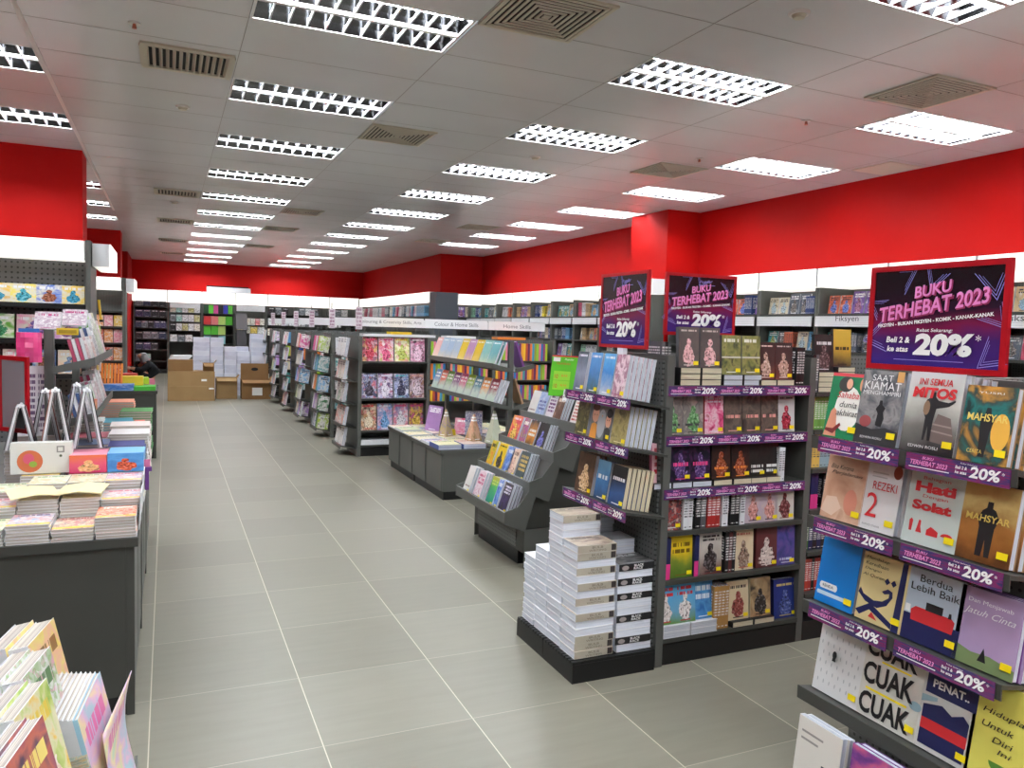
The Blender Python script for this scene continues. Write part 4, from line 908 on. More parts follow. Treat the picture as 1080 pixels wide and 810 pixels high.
steps = [
    (0, [(5.38, 'whiteplain', .12, 'white book at the far end'), (5.17, 'pinkfloral', .13, 'pink floral notebook'), (4.93, 'tealgreen', .12, 'teal and green book'), (4.83, 'bluekids', .07, 'narrow blue book'), (4.70, 'darkspace', .13, 'dark violet book')], 'lowest'),
    (1, [(5.36, 'yellowgreen', .11, 'lime and orange book'), (5.2, 'yellowface', .15, 'yellow book with a dark round face'), (5.05, 'bluekids', .10, 'blue book'), (4.96, 'peachgirl', .12, 'peach book with a girl'), (4.81, 'slategold', .14, 'slate book with gold lines')], 'second'),
    (2, [(5.33, 'redcartoon', .17, 'red cartoon book'), (5.16, 'orangepurple', .10, 'orange and purple book'), (5.03, 'brownlogo', .13, 'brown and orange book with white title'), (4.87, 'blackmedal', .15, 'black book with a blue medallion')], 'third'),
    (3, [(5.36, 'whiteplain', .13, 'plain white book'), (5.22, 'bluetitle', .14, 'pale blue titled book'), (5.06, 'purpletype', .12, 'white book with purple type'), (4.94, 'brownphoto', .12, 'brown photo book'), (4.68, 'redlist', .11, 'white book with a red list')], 'topmost')]
for k, items, nm in steps:
    X = 2.045 + .17 * k; z = .347 + .19 * k
    for (y, c, w, d) in items:
        front_x(E_[c], w, .205, y, z, '%s, %s %s' % (d, nm, PS), S_WHITE, 5 if y == items[-1][0] else 2, .018, X=X, lean=R(19))
# green offer poster standing on the top tray
gp = thing('offer_poster', (2.62, 4.98, 1.10), 'green offer poster with red top edge standing above the stepped display', 'poster'); gp.rotation_euler = (R(-8), 0, R(-62))
b = MB(); GRN = mat('poster_green', (92, 190, 40), .4); LGRN = mat('poster_lime', (150, 215, 60), .4)
b.box(-.115, .115, 0, .004, 0, .30, GRN); b.box(-.115, .115, -.0012, 0, .29, .30, RED); b.box(-.10, -.04, -.0012, 0, .255, .285, WHITE)
b.text('Popular', .04, .262, .08, .018, -.0016, WHITE, .2); b.text('TAWARAN', -.01, .232, .12, .016, -.0016, RED)
for zz in (.13, .06):
    b.box(-.085, .06, -.0010, 0, zz - .012, zz + .055, LGRN); b.text('10', -.06, zz, .03, .03, -.0016, RED); b.text('RM', .01, zz + .012, .05, .018, -.0016, mat('poster_orange', (230, 140, 40), .4))
link('panel', b.mesh('panel'), gp)
link('stand', MB().box(-.05, .05, .006, .09, -.015, -.002, mat('clear_plastic_foot', (225, 225, 228), .1)).mesh('stand'), gp)
put('price_card', MB().box(-.02, .02, 0, .002, 0, .085, WHITE, front=art('price card', [(240, 240, 240)], 'flat', 2, (60, 60, 60), rows=4, top=.9, low=.3)).mesh('price_card'), (2.56, 4.815, 1.08), (R(-12), 0, R(-70)), 'small white price card beside the green offer poster', 'card')
gondola('children_gondola', 'grey gondola behind the stepped display, its front hidden by the fiction gondola', 3.02, 4.8, 4.6, 5.3, 1.40, .9, [.4, .8], cat='shelving')

# ------------------------------------------------------------------ low tables with doors
def low_table(y0, y1, label):
    t = thing('low_table', (2.28, y0, 0), label, 'table')
    x0, x1 = 2.28, 3.56; yc = (y0 + y1) / 2
    MB().box(x0 + .03, x1 - .03, y0 + .012, y1 - .012, .0, .075, BLACK).build('plinth', t)
    MB().box(x0 + .02, x1 - .02, y0 + .008, y1 - .008, .076, .425, STEEL).build('carcass', t)
    for ya, yb in ((y0 + .012, yc - .03), (yc + .03, y1 - .012)):
        MB().box(x0 + .002, x0 + .019, ya, yb, .085, .415, STEEL).build('door', t)
    MB().box(x0 + .008, x0 + .0195, yc - .028, yc + .028, .085, .415, STEELD).build('centre_stile', t)
    MB().box(x0 - .01, x1 + .01, y0, y1, .426, .462, STEEL).build('table_top', t, bevel=.004)
    return t
T1 = low_table(6.62, 7.535, 'low grey cabinet table nearer the stepped display, covered with picture books')
T2 = low_table(7.545, 8.46, 'low grey cabinet table in front of the comics shelves, covered with picture books')
# two-tier rack rising from the tables
def tier_rack(name, label, x, ya, yb, z0, tiers, sides, top, lean=.10, posts=3):
    r = thing(name, (x, ya, z0), label, 'rack')
    for i in range(posts):
        y = ya + (yb - ya) * i / (posts - 1)
        MB().box(x - .022, x + .022, y - .022, y + .022, z0, top, STEEL).build('post', r)
    MB().box(x - .16, x + .16, ya - .12, yb + .05, z0, z0 + .006, STEEL).build('base_plate', r)
    for z in tiers:
        for s in sides:
            b = MB()
            pr = [(x + s * .21, z - .01), (x + s * .024, z - .055), (x + s * .024, z - .047), (x + s * .21, z)]
            b.prism(pr if s < 0 else pr[::-1], ya - .06, yb + .06, STEEL)
            b.prism([(x + s * .21, z - .014), (x + s * .216, z - .014), (x + s * .216, z + .03), (x + s * .21, z + .03)], ya - .06, yb + .06, STEEL)
            b.build('tier_tray', r)
            for y in (ya - .068, yb + .06):
                q = [(x + s * .216, z + .03), (x + s * .216, z - .014), (x + s * .024, z - .056), (x + s * .024, z - .02)]
                MB().prism(q if s < 0 else q[::-1], y, y + .008, STEEL).build('cheek', r)
    return r
tier_rack('picture_book_rack', 'grey two-tier rack of picture books standing on the low tables', 2.93, 6.60, 8.36, .463, [1.235, .885], (-1, 1), 1.47)
PT = 'tier of table rack'
ur = [('peachy', (236, 180, 180), (250, 226, 200)), ('pale blue', (186, 204, 226), (232, 216, 190)), ('powder blue', (176, 198, 224), (226, 210, 190)), ('pale blue', (184, 202, 224), (236, 220, 196)), ('bright yellow', (236, 200, 40), (250, 226, 140)), ('mauve', (200, 150, 196), (240, 210, 160)), ('golden yellow', (232, 196, 30), (246, 220, 130)), ('pale teal', (140, 196, 190), (220, 220, 190)), ('teal', (110, 180, 186), (200, 214, 180))]
for i, (d, c1, c2) in enumerate(ur):
    a = art('tier_' + str(i), [c2, c1, c1], 'grad', 5, (250, 250, 250), rows=1, top=.94, low=.86, foot=False)
    stand('picture_book', book_mesh(a, .196, .26, .016, S_WHITE), 2.93 - .175, 8.36 - i * .208, 1.225, FACE_X, R(20), '%s picture book, %s from the far end, upper %s' % (d, ORD[i], PT), 'picture book')
    stand('picture_book', book_mesh(a, .196, .26, .016, S_WHITE), 2.93 - .145, 8.35 - i * .208, 1.218, FACE_X, R(20), 'copy behind the %s picture book %s from far end, upper tier of table rack' % (d, ORD[i]), 'picture book')
lr = [('blue and white', (90, 140, 200)), ('orange red', (230, 90, 50)), ('leaf green', (110, 170, 60)), ('dark purple', (130, 50, 120)), ('hot pink', (214, 80, 130)), ('lime green', (150, 180, 40)), ('teal', (60, 130, 150)), ('orange', (236, 150, 40)), ('maroon', (160, 40, 60))]
for i, (d, c1) in enumerate(lr):
    a = art('tierlow_' + str(i), [(196, 216, 200), (206, 220, 206), c1, c1], 'grad', 5, (245, 245, 240), rows=2, top=.9, low=.6, foot=False)
    stand('picture_book', book_mesh(a, .19, .25, .016, S_WHITE), 2.93 - .175, 8.36 - i * .208, .875, FACE_X, R(20), '%s picture book, %s from the far end, lower %s' % (d, ORD[i], PT), 'picture book')
for j in range(3):
    stand('picture_book', book_mesh(S_WHITE, .19, .25, .016, S_WHITE), 2.93 - .155 + j * .02, 8.36 - 8 * .208 - .012 * (j + 1), .872 - j * .004, FACE_X, R(20), 'white-edged copy behind the maroon picture book, %s back, lower tier of table rack' % ORD[j], 'picture book')
stand('picture_book', book_mesh(art('purple end', [(150, 90, 150), (170, 110, 160)], 'cloud', 3), .2, .26, .02, S_PURP), 2.93 + .175, 6.75, 1.225, FACE_PX, R(20), 'purple picture book on the far face of the table rack, upper tier', 'picture book')
stand('picture_book', book_mesh(art('peach end', [(226, 190, 160), (236, 210, 190)], 'cloud', 3), .2, .26, .02, S_TAN), 2.93 + .175, 6.75, .875, FACE_PX, R(20), 'peach picture book on the far face of the table rack, lower tier', 'picture book')
# books lying over the tables
tabs = [art('tablebook_%d' % i, p, 'blob' if i % 2 else 'cloud', 5, k, rows=1) for i, (p, k) in enumerate([
    ([(226, 216, 170), (240, 230, 200), (210, 190, 120)], (120, 150, 80)), ([(236, 226, 214), (230, 190, 150), (190, 210, 180), (240, 236, 226)], (200, 80, 70)), ([(230, 226, 190), (214, 206, 150)], (90, 120, 80)), ([(216, 226, 230), (80, 120, 190), (240, 240, 236), (220, 120, 90)], (60, 80, 150)), ([(240, 226, 216), (236, 206, 190)], (210, 110, 90)), ([(228, 232, 216), (190, 210, 170), (240, 214, 150)], (100, 140, 90))])]
tdesc = ['sand yellow', 'speckled cream', 'pale straw', 'blue and white', 'pale peach', 'mint and cream']
n = 0
for tn, (ya, yb) in (('nearer', (6.64, 7.5)), ('farther', (7.57, 8.42))):
    for rx in range(5):
        for ry in range(3):
            x = 2.37 + rx * .245; y = ya + .005 + ry * .285
            if x > 2.76 and x < 3.1 and rx == 2: continue
            k = random.randrange(6); hh = random.choice((.012, .018, .024))
            lay = 2 if (tn == 'nearer' and ry == 0) else 1
            for q in range(lay):
                lie('picture_book', book_mesh(tabs[k], .225, .265, .022 if lay == 2 else hh, S('spineblue', (70, 90, 160)) if lay == 2 else S_WHITE), x, y, .4625 + (.022 if lay == 2 else hh) * (q + 1) + .0008, 0,
                    '%s picture book lying flat, %s row, %s from aisle%s, %s low table' % (tdesc[k], ORD[ry], ORD[rx], (', %s layer' % ('lower', 'upper')[q]) if lay == 2 else '', tn), 'picture book')
def tent(x, y, z, w, h, c, label, rz):
    m = MB(); o = []
    b = MB(); b.prism([(-w * .28, 0), (w * .28, 0), (0, h)], -w * .28, w * .28, c); b.build('display_pyramid', at=(0, 0, 0)) if False else None
    P = [(-w / 2, -w / 2, 0), (w / 2, -w / 2, 0), (w / 2, w / 2, 0), (-w / 2, w / 2, 0)]
    for i in range(4):
        p, q = P[i], P[(i + 1) % 4]; m.face([p, q, (q[0] * .12, q[1] * .12, h), (p[0] * .12, p[1] * .12, h)], c, [(0, 0), (1, 0), (.6, 1), (.4, 1)])
    m.face([(-w / 2 * .12, -w / 2 * .12, h), (w / 2 * .12, -w / 2 * .12, h), (w / 2 * .12, w / 2 * .12, h), (-w / 2 * .12, w / 2 * .12, h)], c); m.face(P[::-1], c)
    put('display_pyramid', m.mesh('display_pyramid'), (x, y, z), (0, 0, rz), label, 'display card')
tent(2.57, 7.35, .488, .11, .27, art('pyramid lilac', [(150, 140, 170), (200, 180, 120), (180, 150, 190)], 'cloud', 4, rows=2), 'grey and lilac printed card pyramid on the low tables, farthest of three', R(30))
tent(2.68, 6.86, .51, .12, .25, art('pyramid peach', [(206, 150, 120), (220, 180, 150), (160, 130, 80)], 'cloud', 4, rows=2), 'peach printed card pyramid on the low tables, middle of three', R(20))
tent(2.80, 6.64, .515, .13, .30, art('pyramid sage', [(190, 196, 170), (206, 210, 190)], 'cloud', 3, rows=2), 'sage green card pyramid in front of the rack post', R(10))
dots = art('polka', [(220, 216, 226), (80, 90, 160), (236, 234, 240), (120, 120, 180)], 'blob', 9, rows=0, foot=False)
put('gift_box', solid_mesh(dots, .17, .24, .12, dots, 'gift_box'), (2.86, 7.33, .488), (0, 0, R(-25)), 'blue and white dotted gift box under the table rack', 'box')
put('lilac_book', book_mesh(art('lilac flyer', [(170, 130, 190), (190, 150, 206)], 'cloud', 3, rows=3), .16, .27, .02, S_PURP), (2.55, 7.75, .488), (R(-12), R(6), R(-40)), 'lilac book propped upright on the farther low table', 'picture book')
put('pink_book', book_mesh(art('pink house', [(214, 60, 110), (236, 180, 200), (230, 120, 160)], 'cloud', 4, rows=1), .2, .17, .02, S_PINK), (2.78, 7.42, .488), (R(-15), 0, R(-40)), 'hot pink house-shaped book propped under the table rack', 'picture book')
put('wooden_toy', MB().tube((0, 0, 0), (0, 0, .06), .035, S_YELL, 14, .03).mesh('toy_pot'), (2.66, 7.40, .488), (0, 0, 0), 'small orange yellow pot beside the pink propped book', 'toy')

# ------------------------------------------------------------------ row of aisle gondolas beyond the tables
EZ = [1.15, .70, .31]
covE = [('hot pink', (214, 70, 140)), ('lime green', (170, 200, 60)), ('lilac', (190, 150, 210)), ('sky blue', (110, 170, 215)), ('white', (224, 224, 226)), ('orange', (230, 130, 50)), ('cream', (226, 214, 186)), ('teal', (80, 150, 150)), ('royal blue', (50, 90, 170)), ('grey', (150, 150, 154)), ('salmon', (226, 140, 120)), ('forest green', (60, 120, 70))]
EA = [art('aisle_' + n.replace(' ', '_'), [c, tuple(min(255, int(u * .8 + 50)) for u in c), (236, 232, 228), tuple(int(u * .6) for u in c)], 'cloud', 4, (250, 250, 250) if sum(c) < 450 else (70, 60, 80), rows=2) for n, c in covE]
EYS = [9.17, 10.82, 12.46, 14.10, 15.72, 17.36]
ENAME = ['comics gondola', 'second aisle gondola', 'third aisle gondola', 'fourth aisle gondola', 'fifth aisle gondola', 'sixth aisle gondola']
EEND = ['end of comics gondola', 'end of second gondola', 'end of third gondola', 'end of fourth gondola', 'end of fifth gondola', 'end of sixth gondola']
gm = art('price board pink', [(214, 196, 206), (226, 218, 222), (190, 170, 184)], 'cloud', 6, (170, 130, 150), rows=5, top=.95, low=.1)
HB = mat('header_board_white', (226, 226, 226), .4); HT = mat('header_lettering_grey', (110, 112, 116), .5)
for e, y0 in enumerate(EYS):
    x1 = 4.72
    zs = [[1.15, .70, .31, .135], [1.18, .93, .66, .40, .135], [1.18, .93, .66, .40, .135]] if e == 0 else [[1.20, .94, .67, .40, .135]] * 3
    g = gondola('aisle_gondola', 'grey %s by the aisle, %s' % (ENAME[e], ['with shelves of wrapped comics facing the low tables', 'directly behind the comics gondola', 'two behind the comics gondola', 'three behind the comics gondola', 'four behind the comics gondola', 'farthest of the row, by the cartons'][e]), 2.09, x1, y0, y0 + .62, 1.45, .875, zs)
    lips = [1.21, .935, .66, .385, .13]
    end_shelves(g, 2.089, y0 + .06, y0 + .58, lips, lip=.19)
    # header boards on the gondola top
    for k, (a, c, t) in enumerate(((2.12, 2.98, 'Colouring & Creativity Skills, Arts'), (3.0, 3.85, 'Colour & Home Skills'), (3.87, 4.7, 'Home Skills'))):
        hb = MB(); hb.box(a, c, y0 + .30, y0 + .315, 1.57, 1.685, HB)
        if e == 0: hb.text(t, (a + c) / 2, 1.60, (.8, .6, .4)[k], .05, y0 + .2985, HT)
        hb.box(a + .1, a + .11, y0 + .303, y0 + .312, 1.45, 1.57, STEEL); hb.box(c - .11, c - .10, y0 + .303, y0 + .312, 1.45, 1.57, STEEL)
        hb.build('header_board', g)
    MB().box(2.045, 2.125, y0 - .004, y0 - .001, 1.53, 1.80, WHITE, front=gm).build('price_board', g)
    MB().box(2.075, 2.085, y0 - .0005, y0 + .012, 1.40, 1.88, STEEL).build('board_post', g)
    # picture books on the aisle end
    for k, z in enumerate(lips):
        rr = random.Random(e * 10 + k); y = y0 + .55; j = 0
        spine_row = e in (1, 2) and k % 2 == 0 or e == 1
        while y > y0 + .12:
            w = rr.choice((.13, .15, .17)); q = rr.randrange(12); t = .02
            if e == 0: q = [4, 6, 9, 10, 4][k] if rr.random() < .7 else rr.choice((10, 11, 4))
            if spine_row and rr.random() < .75:
                c = S('e_' + covE[q][0].replace(' ', '_'), covE[q][1])
                nn = 4
                for s in range(nn):
                    put('story_book', book_mesh(EA[q], .15, .22, .018, c), (2.089 - .10, y - s * .021 - .018, z - .02), (0, R(8), 0), '%s spined story book, %s on tray %s, %s' % (covE[q][0], ORD[j], ORD[k], EEND[e]), 'story book'); j += 1
                y -= nn * .021 + .006
            else:
                for s in range(2 if e < 2 else 1):
                    put('story_book', book_mesh(EA[q], w, .235, .016, S_WHITE), (2.089 - .165 + s * .02, y - w / 2, z - .012 - s * .004), (R(-9), 0, FACE_X), '%s story book%s, %s on tray %s, %s' % (covE[q][0], '' if s == 0 else ' behind its twin', ORD[j], ORD[k], EEND[e]), 'story book')
                j += 1; y -= w + .012
    # picture books on the front shelves next to the aisle
    if e:
        for k, z in enumerate(zs[0][:4]):
            rr = random.Random(50 + e * 10 + k); x = 2.15; j = 0
            while x < (2.6 if e < 3 else 2.4):
                q = rr.randrange(12); w = rr.choice((.14, .16)) if rr.random() < .5 else .024
                if w > .1:
                    stand('story_book', book_mesh(EA[q], w, .2, .02, S_WHITE), x + w / 2, y0 + .05, z, 0, R(4), '%s story book facing out, %s on shelf %s, %s' % (covE[q][0], ORD[j], ORD[k], ENAME[e]), 'story book'); x += w + .008
                else:
                    c = S('e_' + covE[q][0].replace(' ', '_'), covE[q][1])
                    for s in range(3):
                        stand('story_book', book_mesh(c, .15, .21, w, c), x + w, y0 + .10, z, R(90), 0, '%s spined story book, %s on shelf %s, %s' % (covE[q][0], ORD[j], ORD[k], ENAME[e]), 'story book'); x += w + .002; j += 1
                j += 1
        continue
    # comics in wrappers
    CM_ = [art('comic_%d' % i, p, 'blob', 3.6, k, rows=1, top=.97, low=.86, fig=p[1 if i % 2 else 2]) for i, (p, k) in enumerate([
        ([(120, 90, 110), (226, 190, 200), (200, 60, 80), (60, 50, 60), (230, 200, 120)], (240, 90, 130)), ([(240, 220, 226), (226, 90, 130), (250, 240, 240), (230, 60, 80), (180, 200, 120)], (226, 60, 130)), ([(240, 230, 150), (250, 245, 220), (190, 200, 90), (230, 120, 150)], (240, 200, 30)), ([(200, 60, 130), (240, 200, 220), (70, 50, 60), (226, 150, 180)], (250, 240, 245)),
        ([(160, 170, 200), (226, 220, 230), (60, 50, 70), (120, 140, 190), (220, 120, 130)], (200, 210, 240)), ([(190, 180, 220), (236, 226, 240), (90, 70, 120), (220, 130, 150)], (240, 240, 250)), ([(110, 130, 190), (230, 230, 240), (50, 50, 80), (170, 180, 220)], (90, 200, 210)), ([(50, 44, 50), (220, 200, 210), (120, 60, 80), (200, 160, 120)], (230, 170, 150)),
        ([(230, 170, 120), (60, 46, 50), (240, 220, 190), (220, 90, 100)], (230, 60, 70)), ([(220, 170, 200), (110, 160, 210), (240, 220, 230), (200, 90, 130)], (240, 240, 250)), ([(190, 160, 200), (230, 120, 140), (240, 235, 240), (90, 120, 180)], (230, 80, 140)), ([(70, 60, 66), (230, 190, 80), (200, 70, 130), (140, 130, 150)], (230, 70, 140))])]
    cd = ['red and cream', 'pink and white', 'yellow and white', 'magenta', 'slate and white', 'lavender', 'blue and white', 'black and pink', 'orange and black', 'pink and blue', 'rose and violet', 'dark with yellow']
    for rI, z in enumerate((1.15, .70, .31)):
        for c in range(4):
            i = rI * 4 + c
            for s in range(2):
                stand('comic_magazine', solid_mesh(CM_[i], .185, (.29, .30, .32)[rI], .014, S_WHITE, 'comic_magazine'), 2.24 + c * .20 + s * .004, y0 + .06 + s * .02, z + .001, 0, R(7), '%s wrapped comic%s, %s from aisle, %s row of comics' % (cd[i], '' if s == 0 else ' behind its twin', ORD[c], ['top', 'middle', 'bottom'][rI]), 'magazine')
    for s in range(4):
        lie('paper_pad', solid_mesh(S_WHITE, .40, .24, .03, S_WHITE, 'paper_pad'), 2.34 + (s % 2) * .41, y0 + .02, .135 + .03 * (s // 2 + 1), 0, 'white pad lying flat, %s stack, %s, deck under the comics' % (['aisle side', 'inner'][s % 2], ['lower', 'upper'][s // 2]), 'paper pad')
    for s in range(5):
        lie('paper_pad', solid_mesh([S_WHITE, S_WHITE, S_YELL, S_WHITE, S_ORANGE][s], (.5, .42, .26, .4, .4)[s], .2, .03, [S_WHITE, S_WHITE, S_YELL, S_WHITE, S_ORANGE][s], 'paper_pad'), (2.4, 2.85, 2.62, 3.4, 4.1)[s], y0 + .05, 1.4505 + .03 + (.031 if s == 2 else 0), 0, '%s pad on top of the comics gondola under the header boards, %s from the aisle' % (['white', 'white', 'yellow', 'white', 'orange'][s], ORD[s]), 'paper pad')
    # bays behind the rack: coloured spines
    spc = [(150, 200, 50), (170, 196, 40), (230, 160, 50), (236, 130, 60), (226, 130, 150), (230, 140, 120), (240, 190, 50), (60, 150, 190), (50, 120, 180), (70, 160, 170), (200, 90, 50), (150, 160, 60), (150, 60, 120), (120, 50, 110), (110, 40, 90)]
    spn = ['lime', 'apple green', 'amber', 'orange', 'pink', 'coral', 'yellow', 'sky blue', 'blue', 'aqua', 'rust', 'olive', 'plum', 'purple', 'dark plum']
    for bi, (xa, xb) in enumerate(((3.0, 3.80), (3.88, 4.66))):
        for k, z in enumerate((1.18, .93, .66)):
            x = xa; j = 0
            while x < xb - .05:
                q = (j * 4 + k * 3 + bi * 3) % 15; t = .030
                c = S('sp_' + spn[q].replace(' ', '_'), spc[q])
                stand('workbook', book_mesh(c, .16, .225 if k == 0 else .20, t, c), x + t, y0 + .11, z, R(90), 0, '%s spined workbook, %s in row %s, %s bay of comics gondola' % (spn[q], ORD[j], ORD[k], ['middle', 'inner'][bi]), 'workbook')
                x += t + .002; j += 1
# ------------------------------------------------------------------ wall shelving with lit fascia boxes
LBOX = mat('lit_fascia_acrylic', (250, 250, 248), .3, emit=(255, 252, 244), estr=FASCIA)
LHOUSE = mat('fascia_housing_white', (222, 224, 224), .4)
LJOINT = mat('fascia_joint_grey', (150, 152, 152), .4)
def ribbed(name, c, c2):
    m = mat(name, c, .5); g = NT(m); tc = g.node('ShaderNodeTexCoord'); sp = g.node('ShaderNodeSeparateXYZ'); g.l.new(tc.outputs['Object'], sp.inputs[0])
    f = g.math('FRACT', g.math('DIVIDE', sp.outputs[2], .022)); g.l.new(g.mix(g.math('LESS_THAN', f, .14), lin(c), lin(c2)), bsdf(m).inputs['Base Color']); return m
RIB = ribbed('ribbed_header_white', (230, 230, 230), (170, 172, 176))
def fascia(name, label, axis, a0, a1, front, back, z0, z1, bay, group=None):
    """lit box above a run of shelving; axis 'y' runs along the wall X=back, axis 'x' runs along Y=back"""
    o = thing('lit_fascia', (front, a0, z0) if axis == 'y' else (a0, front, z0), label, 'light box', group)
    lo, hi = min(front, back), max(front, back); s = 1 if back > front else -1
    e = .012 * s
    def bx(b, u0, u1, f0, f1, za, zb, m):
        f0, f1 = min(f0, f1), max(f0, f1)
        b.box(f0, f1, u0, u1, za, zb, m) if axis == 'y' else b.box(u0, u1, f0, f1, za, zb, m)
    b = MB(); bx(b, a0, a1, front + e, back, z1 - .012, z1, LHOUSE); bx(b, a0, a1, back - e, back, z0, z1 - .0121, LHOUSE); bx(b, a0, a0 + .012, front + e, back - e, z0, z1 - .0121, LHOUSE); bx(b, a1 - .012, a1, front + e, back - e, z0, z1 - .0121, LHOUSE); b.build('housing', o)
    b = MB(); bx(b, a0, a1, front, front + e * .9, z0, z1, LBOX); b.build('lit_panel', o)
    b = MB(); bx(b, a0 + .0125, a1 - .0125, front + e, back - e * 1.1, z0, z0 + .008, LBOX); b.build('lit_underside', o)
    n = max(1, round((a1 - a0) / bay)); b = MB()
    for i in range(n + 1):
        u = a0 + (a1 - a0) * i / n; bx(b, max(a0, u - .011), min(a1, u + .011), front - .004 * s, front - .0005 * s, z0, z1, LJOINT)
    b.build('joint_cover', o)
    return o
def wall_unit(name, label, axis, a0, a1, front, back, top, shelves, group=None, depth_in=.0):
    o = thing('wall_shelving', (front, a0, 0) if axis == 'y' else (a0, front, 0), label, 'shelving', group)
    s = 1 if back > front else -1
    def bx(u0, u1, f0, f1, za, zb, m, nm):
        f0, f1 = min(f0, f1), max(f0, f1); b = MB()
        b.box(f0, f1, u0, u1, za, zb, m) if axis == 'y' else b.box(u0, u1, f0, f1, za, zb, m)
        b.build(nm, o)
    bx(a0, a1, back - .03 * s, back, 0, top, PEG, 'back_panel')
    bx(a0, a0 + .03, front + .02 * s, back - .031 * s, 0, top, STEEL, 'side_panel'); bx(a1 - .03, a1, front + .02 * s, back - .031 * s, 0, top, STEEL, 'side_panel')
    bx(a0 + .031, a1 - .031, front + .02 * s, back - .031 * s, 0, .12, BLACK, 'plinth')
    for z in shelves: bx(a0 + .031, a1 - .031, front + .01 * s + depth_in * s, back - .031 * s, z - .025, z, STEELD, 'shelf')
    return o
random.seed(21)
WG = 'wall shelving along the right red wall'
WALLC = [('lemon', (232, 210, 60)), ('sky blue', (110, 170, 210)), ('rose', (210, 90, 120)), ('cream', (226, 216, 190)), ('mint', (150, 200, 170)), ('slate', (96, 104, 116)), ('coral', (226, 120, 90)), ('violet', (130, 96, 170)), ('white', (224, 224, 226)), ('teal', (70, 150, 150)), ('ink blue', (56, 76, 130)), ('sand', (206, 176, 130))]
WA = [art('wall_' + n.replace(' ', '_'), [tuple(int(u * .6) for u in c), c, c, (236, 232, 226)], 'cloud', 3.2, (250, 250, 250) if sum(c) < 420 else (60, 50, 70), rows=2, fig=tuple(min(255, int(u * .8) + 30) for u in c[::-1])) for n, c in WALLC]
WS = [SP(S('w_' + n.replace(' ', '_'), c)) for n, c in WALLC]
def bayname(i): return '%s bay of the right wall from the column' % ORD[i]
runs = [(0.95, 9.19, 9, 'nearer'), (10.26, 17.27, 8, 'farther')]
for y0, y1, nb, nm in runs:
    fascia('f', 'long lit white fascia box over right wall shelves, %s the red column' % ('before' if nm == 'nearer' else 'beyond'), 'y', y0, y1, 6.5, 7.055, 2.145, 2.345, (y1 - y0) / nb)
    bw = (y1 - y0) / nb
    for i in range(nb):
        a, c = y0 + i * bw, y0 + (i + 1) * bw
        k = (nb - 1 - i) if nm == 'nearer' else i
        lab = '%s of the red column' % ('before' if nm == 'nearer' else 'beyond')
        where = '%s bay %s the red column' % (ORD[k], 'before' if nm == 'nearer' else 'beyond')
        if c < 3.4: continue
        u = wall_unit('w', 'grey wall shelving on the right red wall, ' + where, 'y', a + .003, c - .003, 6.5, 7.055, 2.14, [1.855, 1.45, 1.15, .85, .55])
        # header board
        hb = MB(); hb.box(6.475, 6.49, a + .03, c - .03, 1.715, 1.825, RIB)
        ht = HT
        hb.build('header_board', u)
        if nm == 'nearer':
            t = MB(); t.text('Fiksyen', 0, .02, .30, .075, -.0, mat('header_lettering_dark', (70, 72, 76), .5)); me = t.mesh('header_lettering')
            o = link('header_lettering', me, u); w = worldloc(u); o.location = (6.473 - w[0], a + .45 - w[1], 1.735 - w[2]); o.rotation_euler = (0, 0, FACE_X)
            if i not in (5, 3): bpy.data.objects.remove(o)
        # books on the top shelf
        y = c - .06; j = 0
        while y > a + .12:
            q = random.randrange(12); r = random.random(); w = random.choice((.15, .17, .20)); h = random.choice((.2, .22, .235))
            if r < .6:
                front_n = 1 if random.random() < .5 else 2
                for s in range(front_n):
                    stand('book', book_mesh(WA[q], w, h, .02, S_WHITE), 6.62, y - w / 2, 1.856, FACE_X, R(7), '%s book facing out, %s on top shelf, %s' % (WALLC[q][0], ORD[j], where), 'book'); y -= w + .012; j += 1
                    if y < a + .2: break
            else:
                n = random.choice((3, 4, 5))
                for s in range(n):
                    if y < a + .06: break
                    put('book', book_mesh(WS[q], .15, h, .024, WS[q]), (6.66, y - .001, 1.856), (0, 0, 0), '%s spined book, %s on top shelf, %s' % (WALLC[q][0], ORD[j], where), 'book'); y -= .026; j += 1
        # same general books on the shelf below the header, where the photograph shows it
        if (nm == 'nearer' and 3 <= i <= 6) or (nm == 'farther' and i in (0, 1, 2, 3)):
            y = c - .06; j = 0
            while y > a + .12:
                q = random.randrange(12)
                if random.random() < .5:
                    w = .16
                    stand('reference_book', book_mesh(WA[q], w, .21, .02, S_WHITE), 6.62, y - w / 2, 1.451, FACE_X, R(7), '%s book facing out, %s below header, %s' % (WALLC[q][0], ORD[j], where), 'book'); y -= w + .012; j += 1
                else:
                    for s in range(4):
                        if y < a + .06: break
                        put('reference_book', book_mesh(WS[q], .15, .2, .03, WS[q]), (6.66, y - .001, 1.451), (0, 0, 0), '%s spined book, %s below header, %s' % (WALLC[q][0], ORD[j], where), 'book'); y -= .033; j += 1
            if nm == 'farther':
                y = c - .08; j = 0
                while y > a + .12:
                    q = random.randrange(12)
                    stand('reference_book', book_mesh(WA[q], .17, .22, .03, S_WHITE), 6.62, y - .085, 1.151, FACE_X, R(7), '%s book facing out, %s two shelves below header, %s' % (WALLC[q][0], ORD[j], where), 'book'); y -= .185; j += 1
fascia('f', 'short lit white fascia box standing out on the red column', 'y', 9.2, 10.25, 6.22, 6.495, 2.15, 2.36, 1.1)
wall_unit('w', 'narrow grey shelving panel below the lit box on the red column', 'y', 9.26, 10.24, 6.25, 6.495, 2.14, [1.855, 1.45, 1.15])
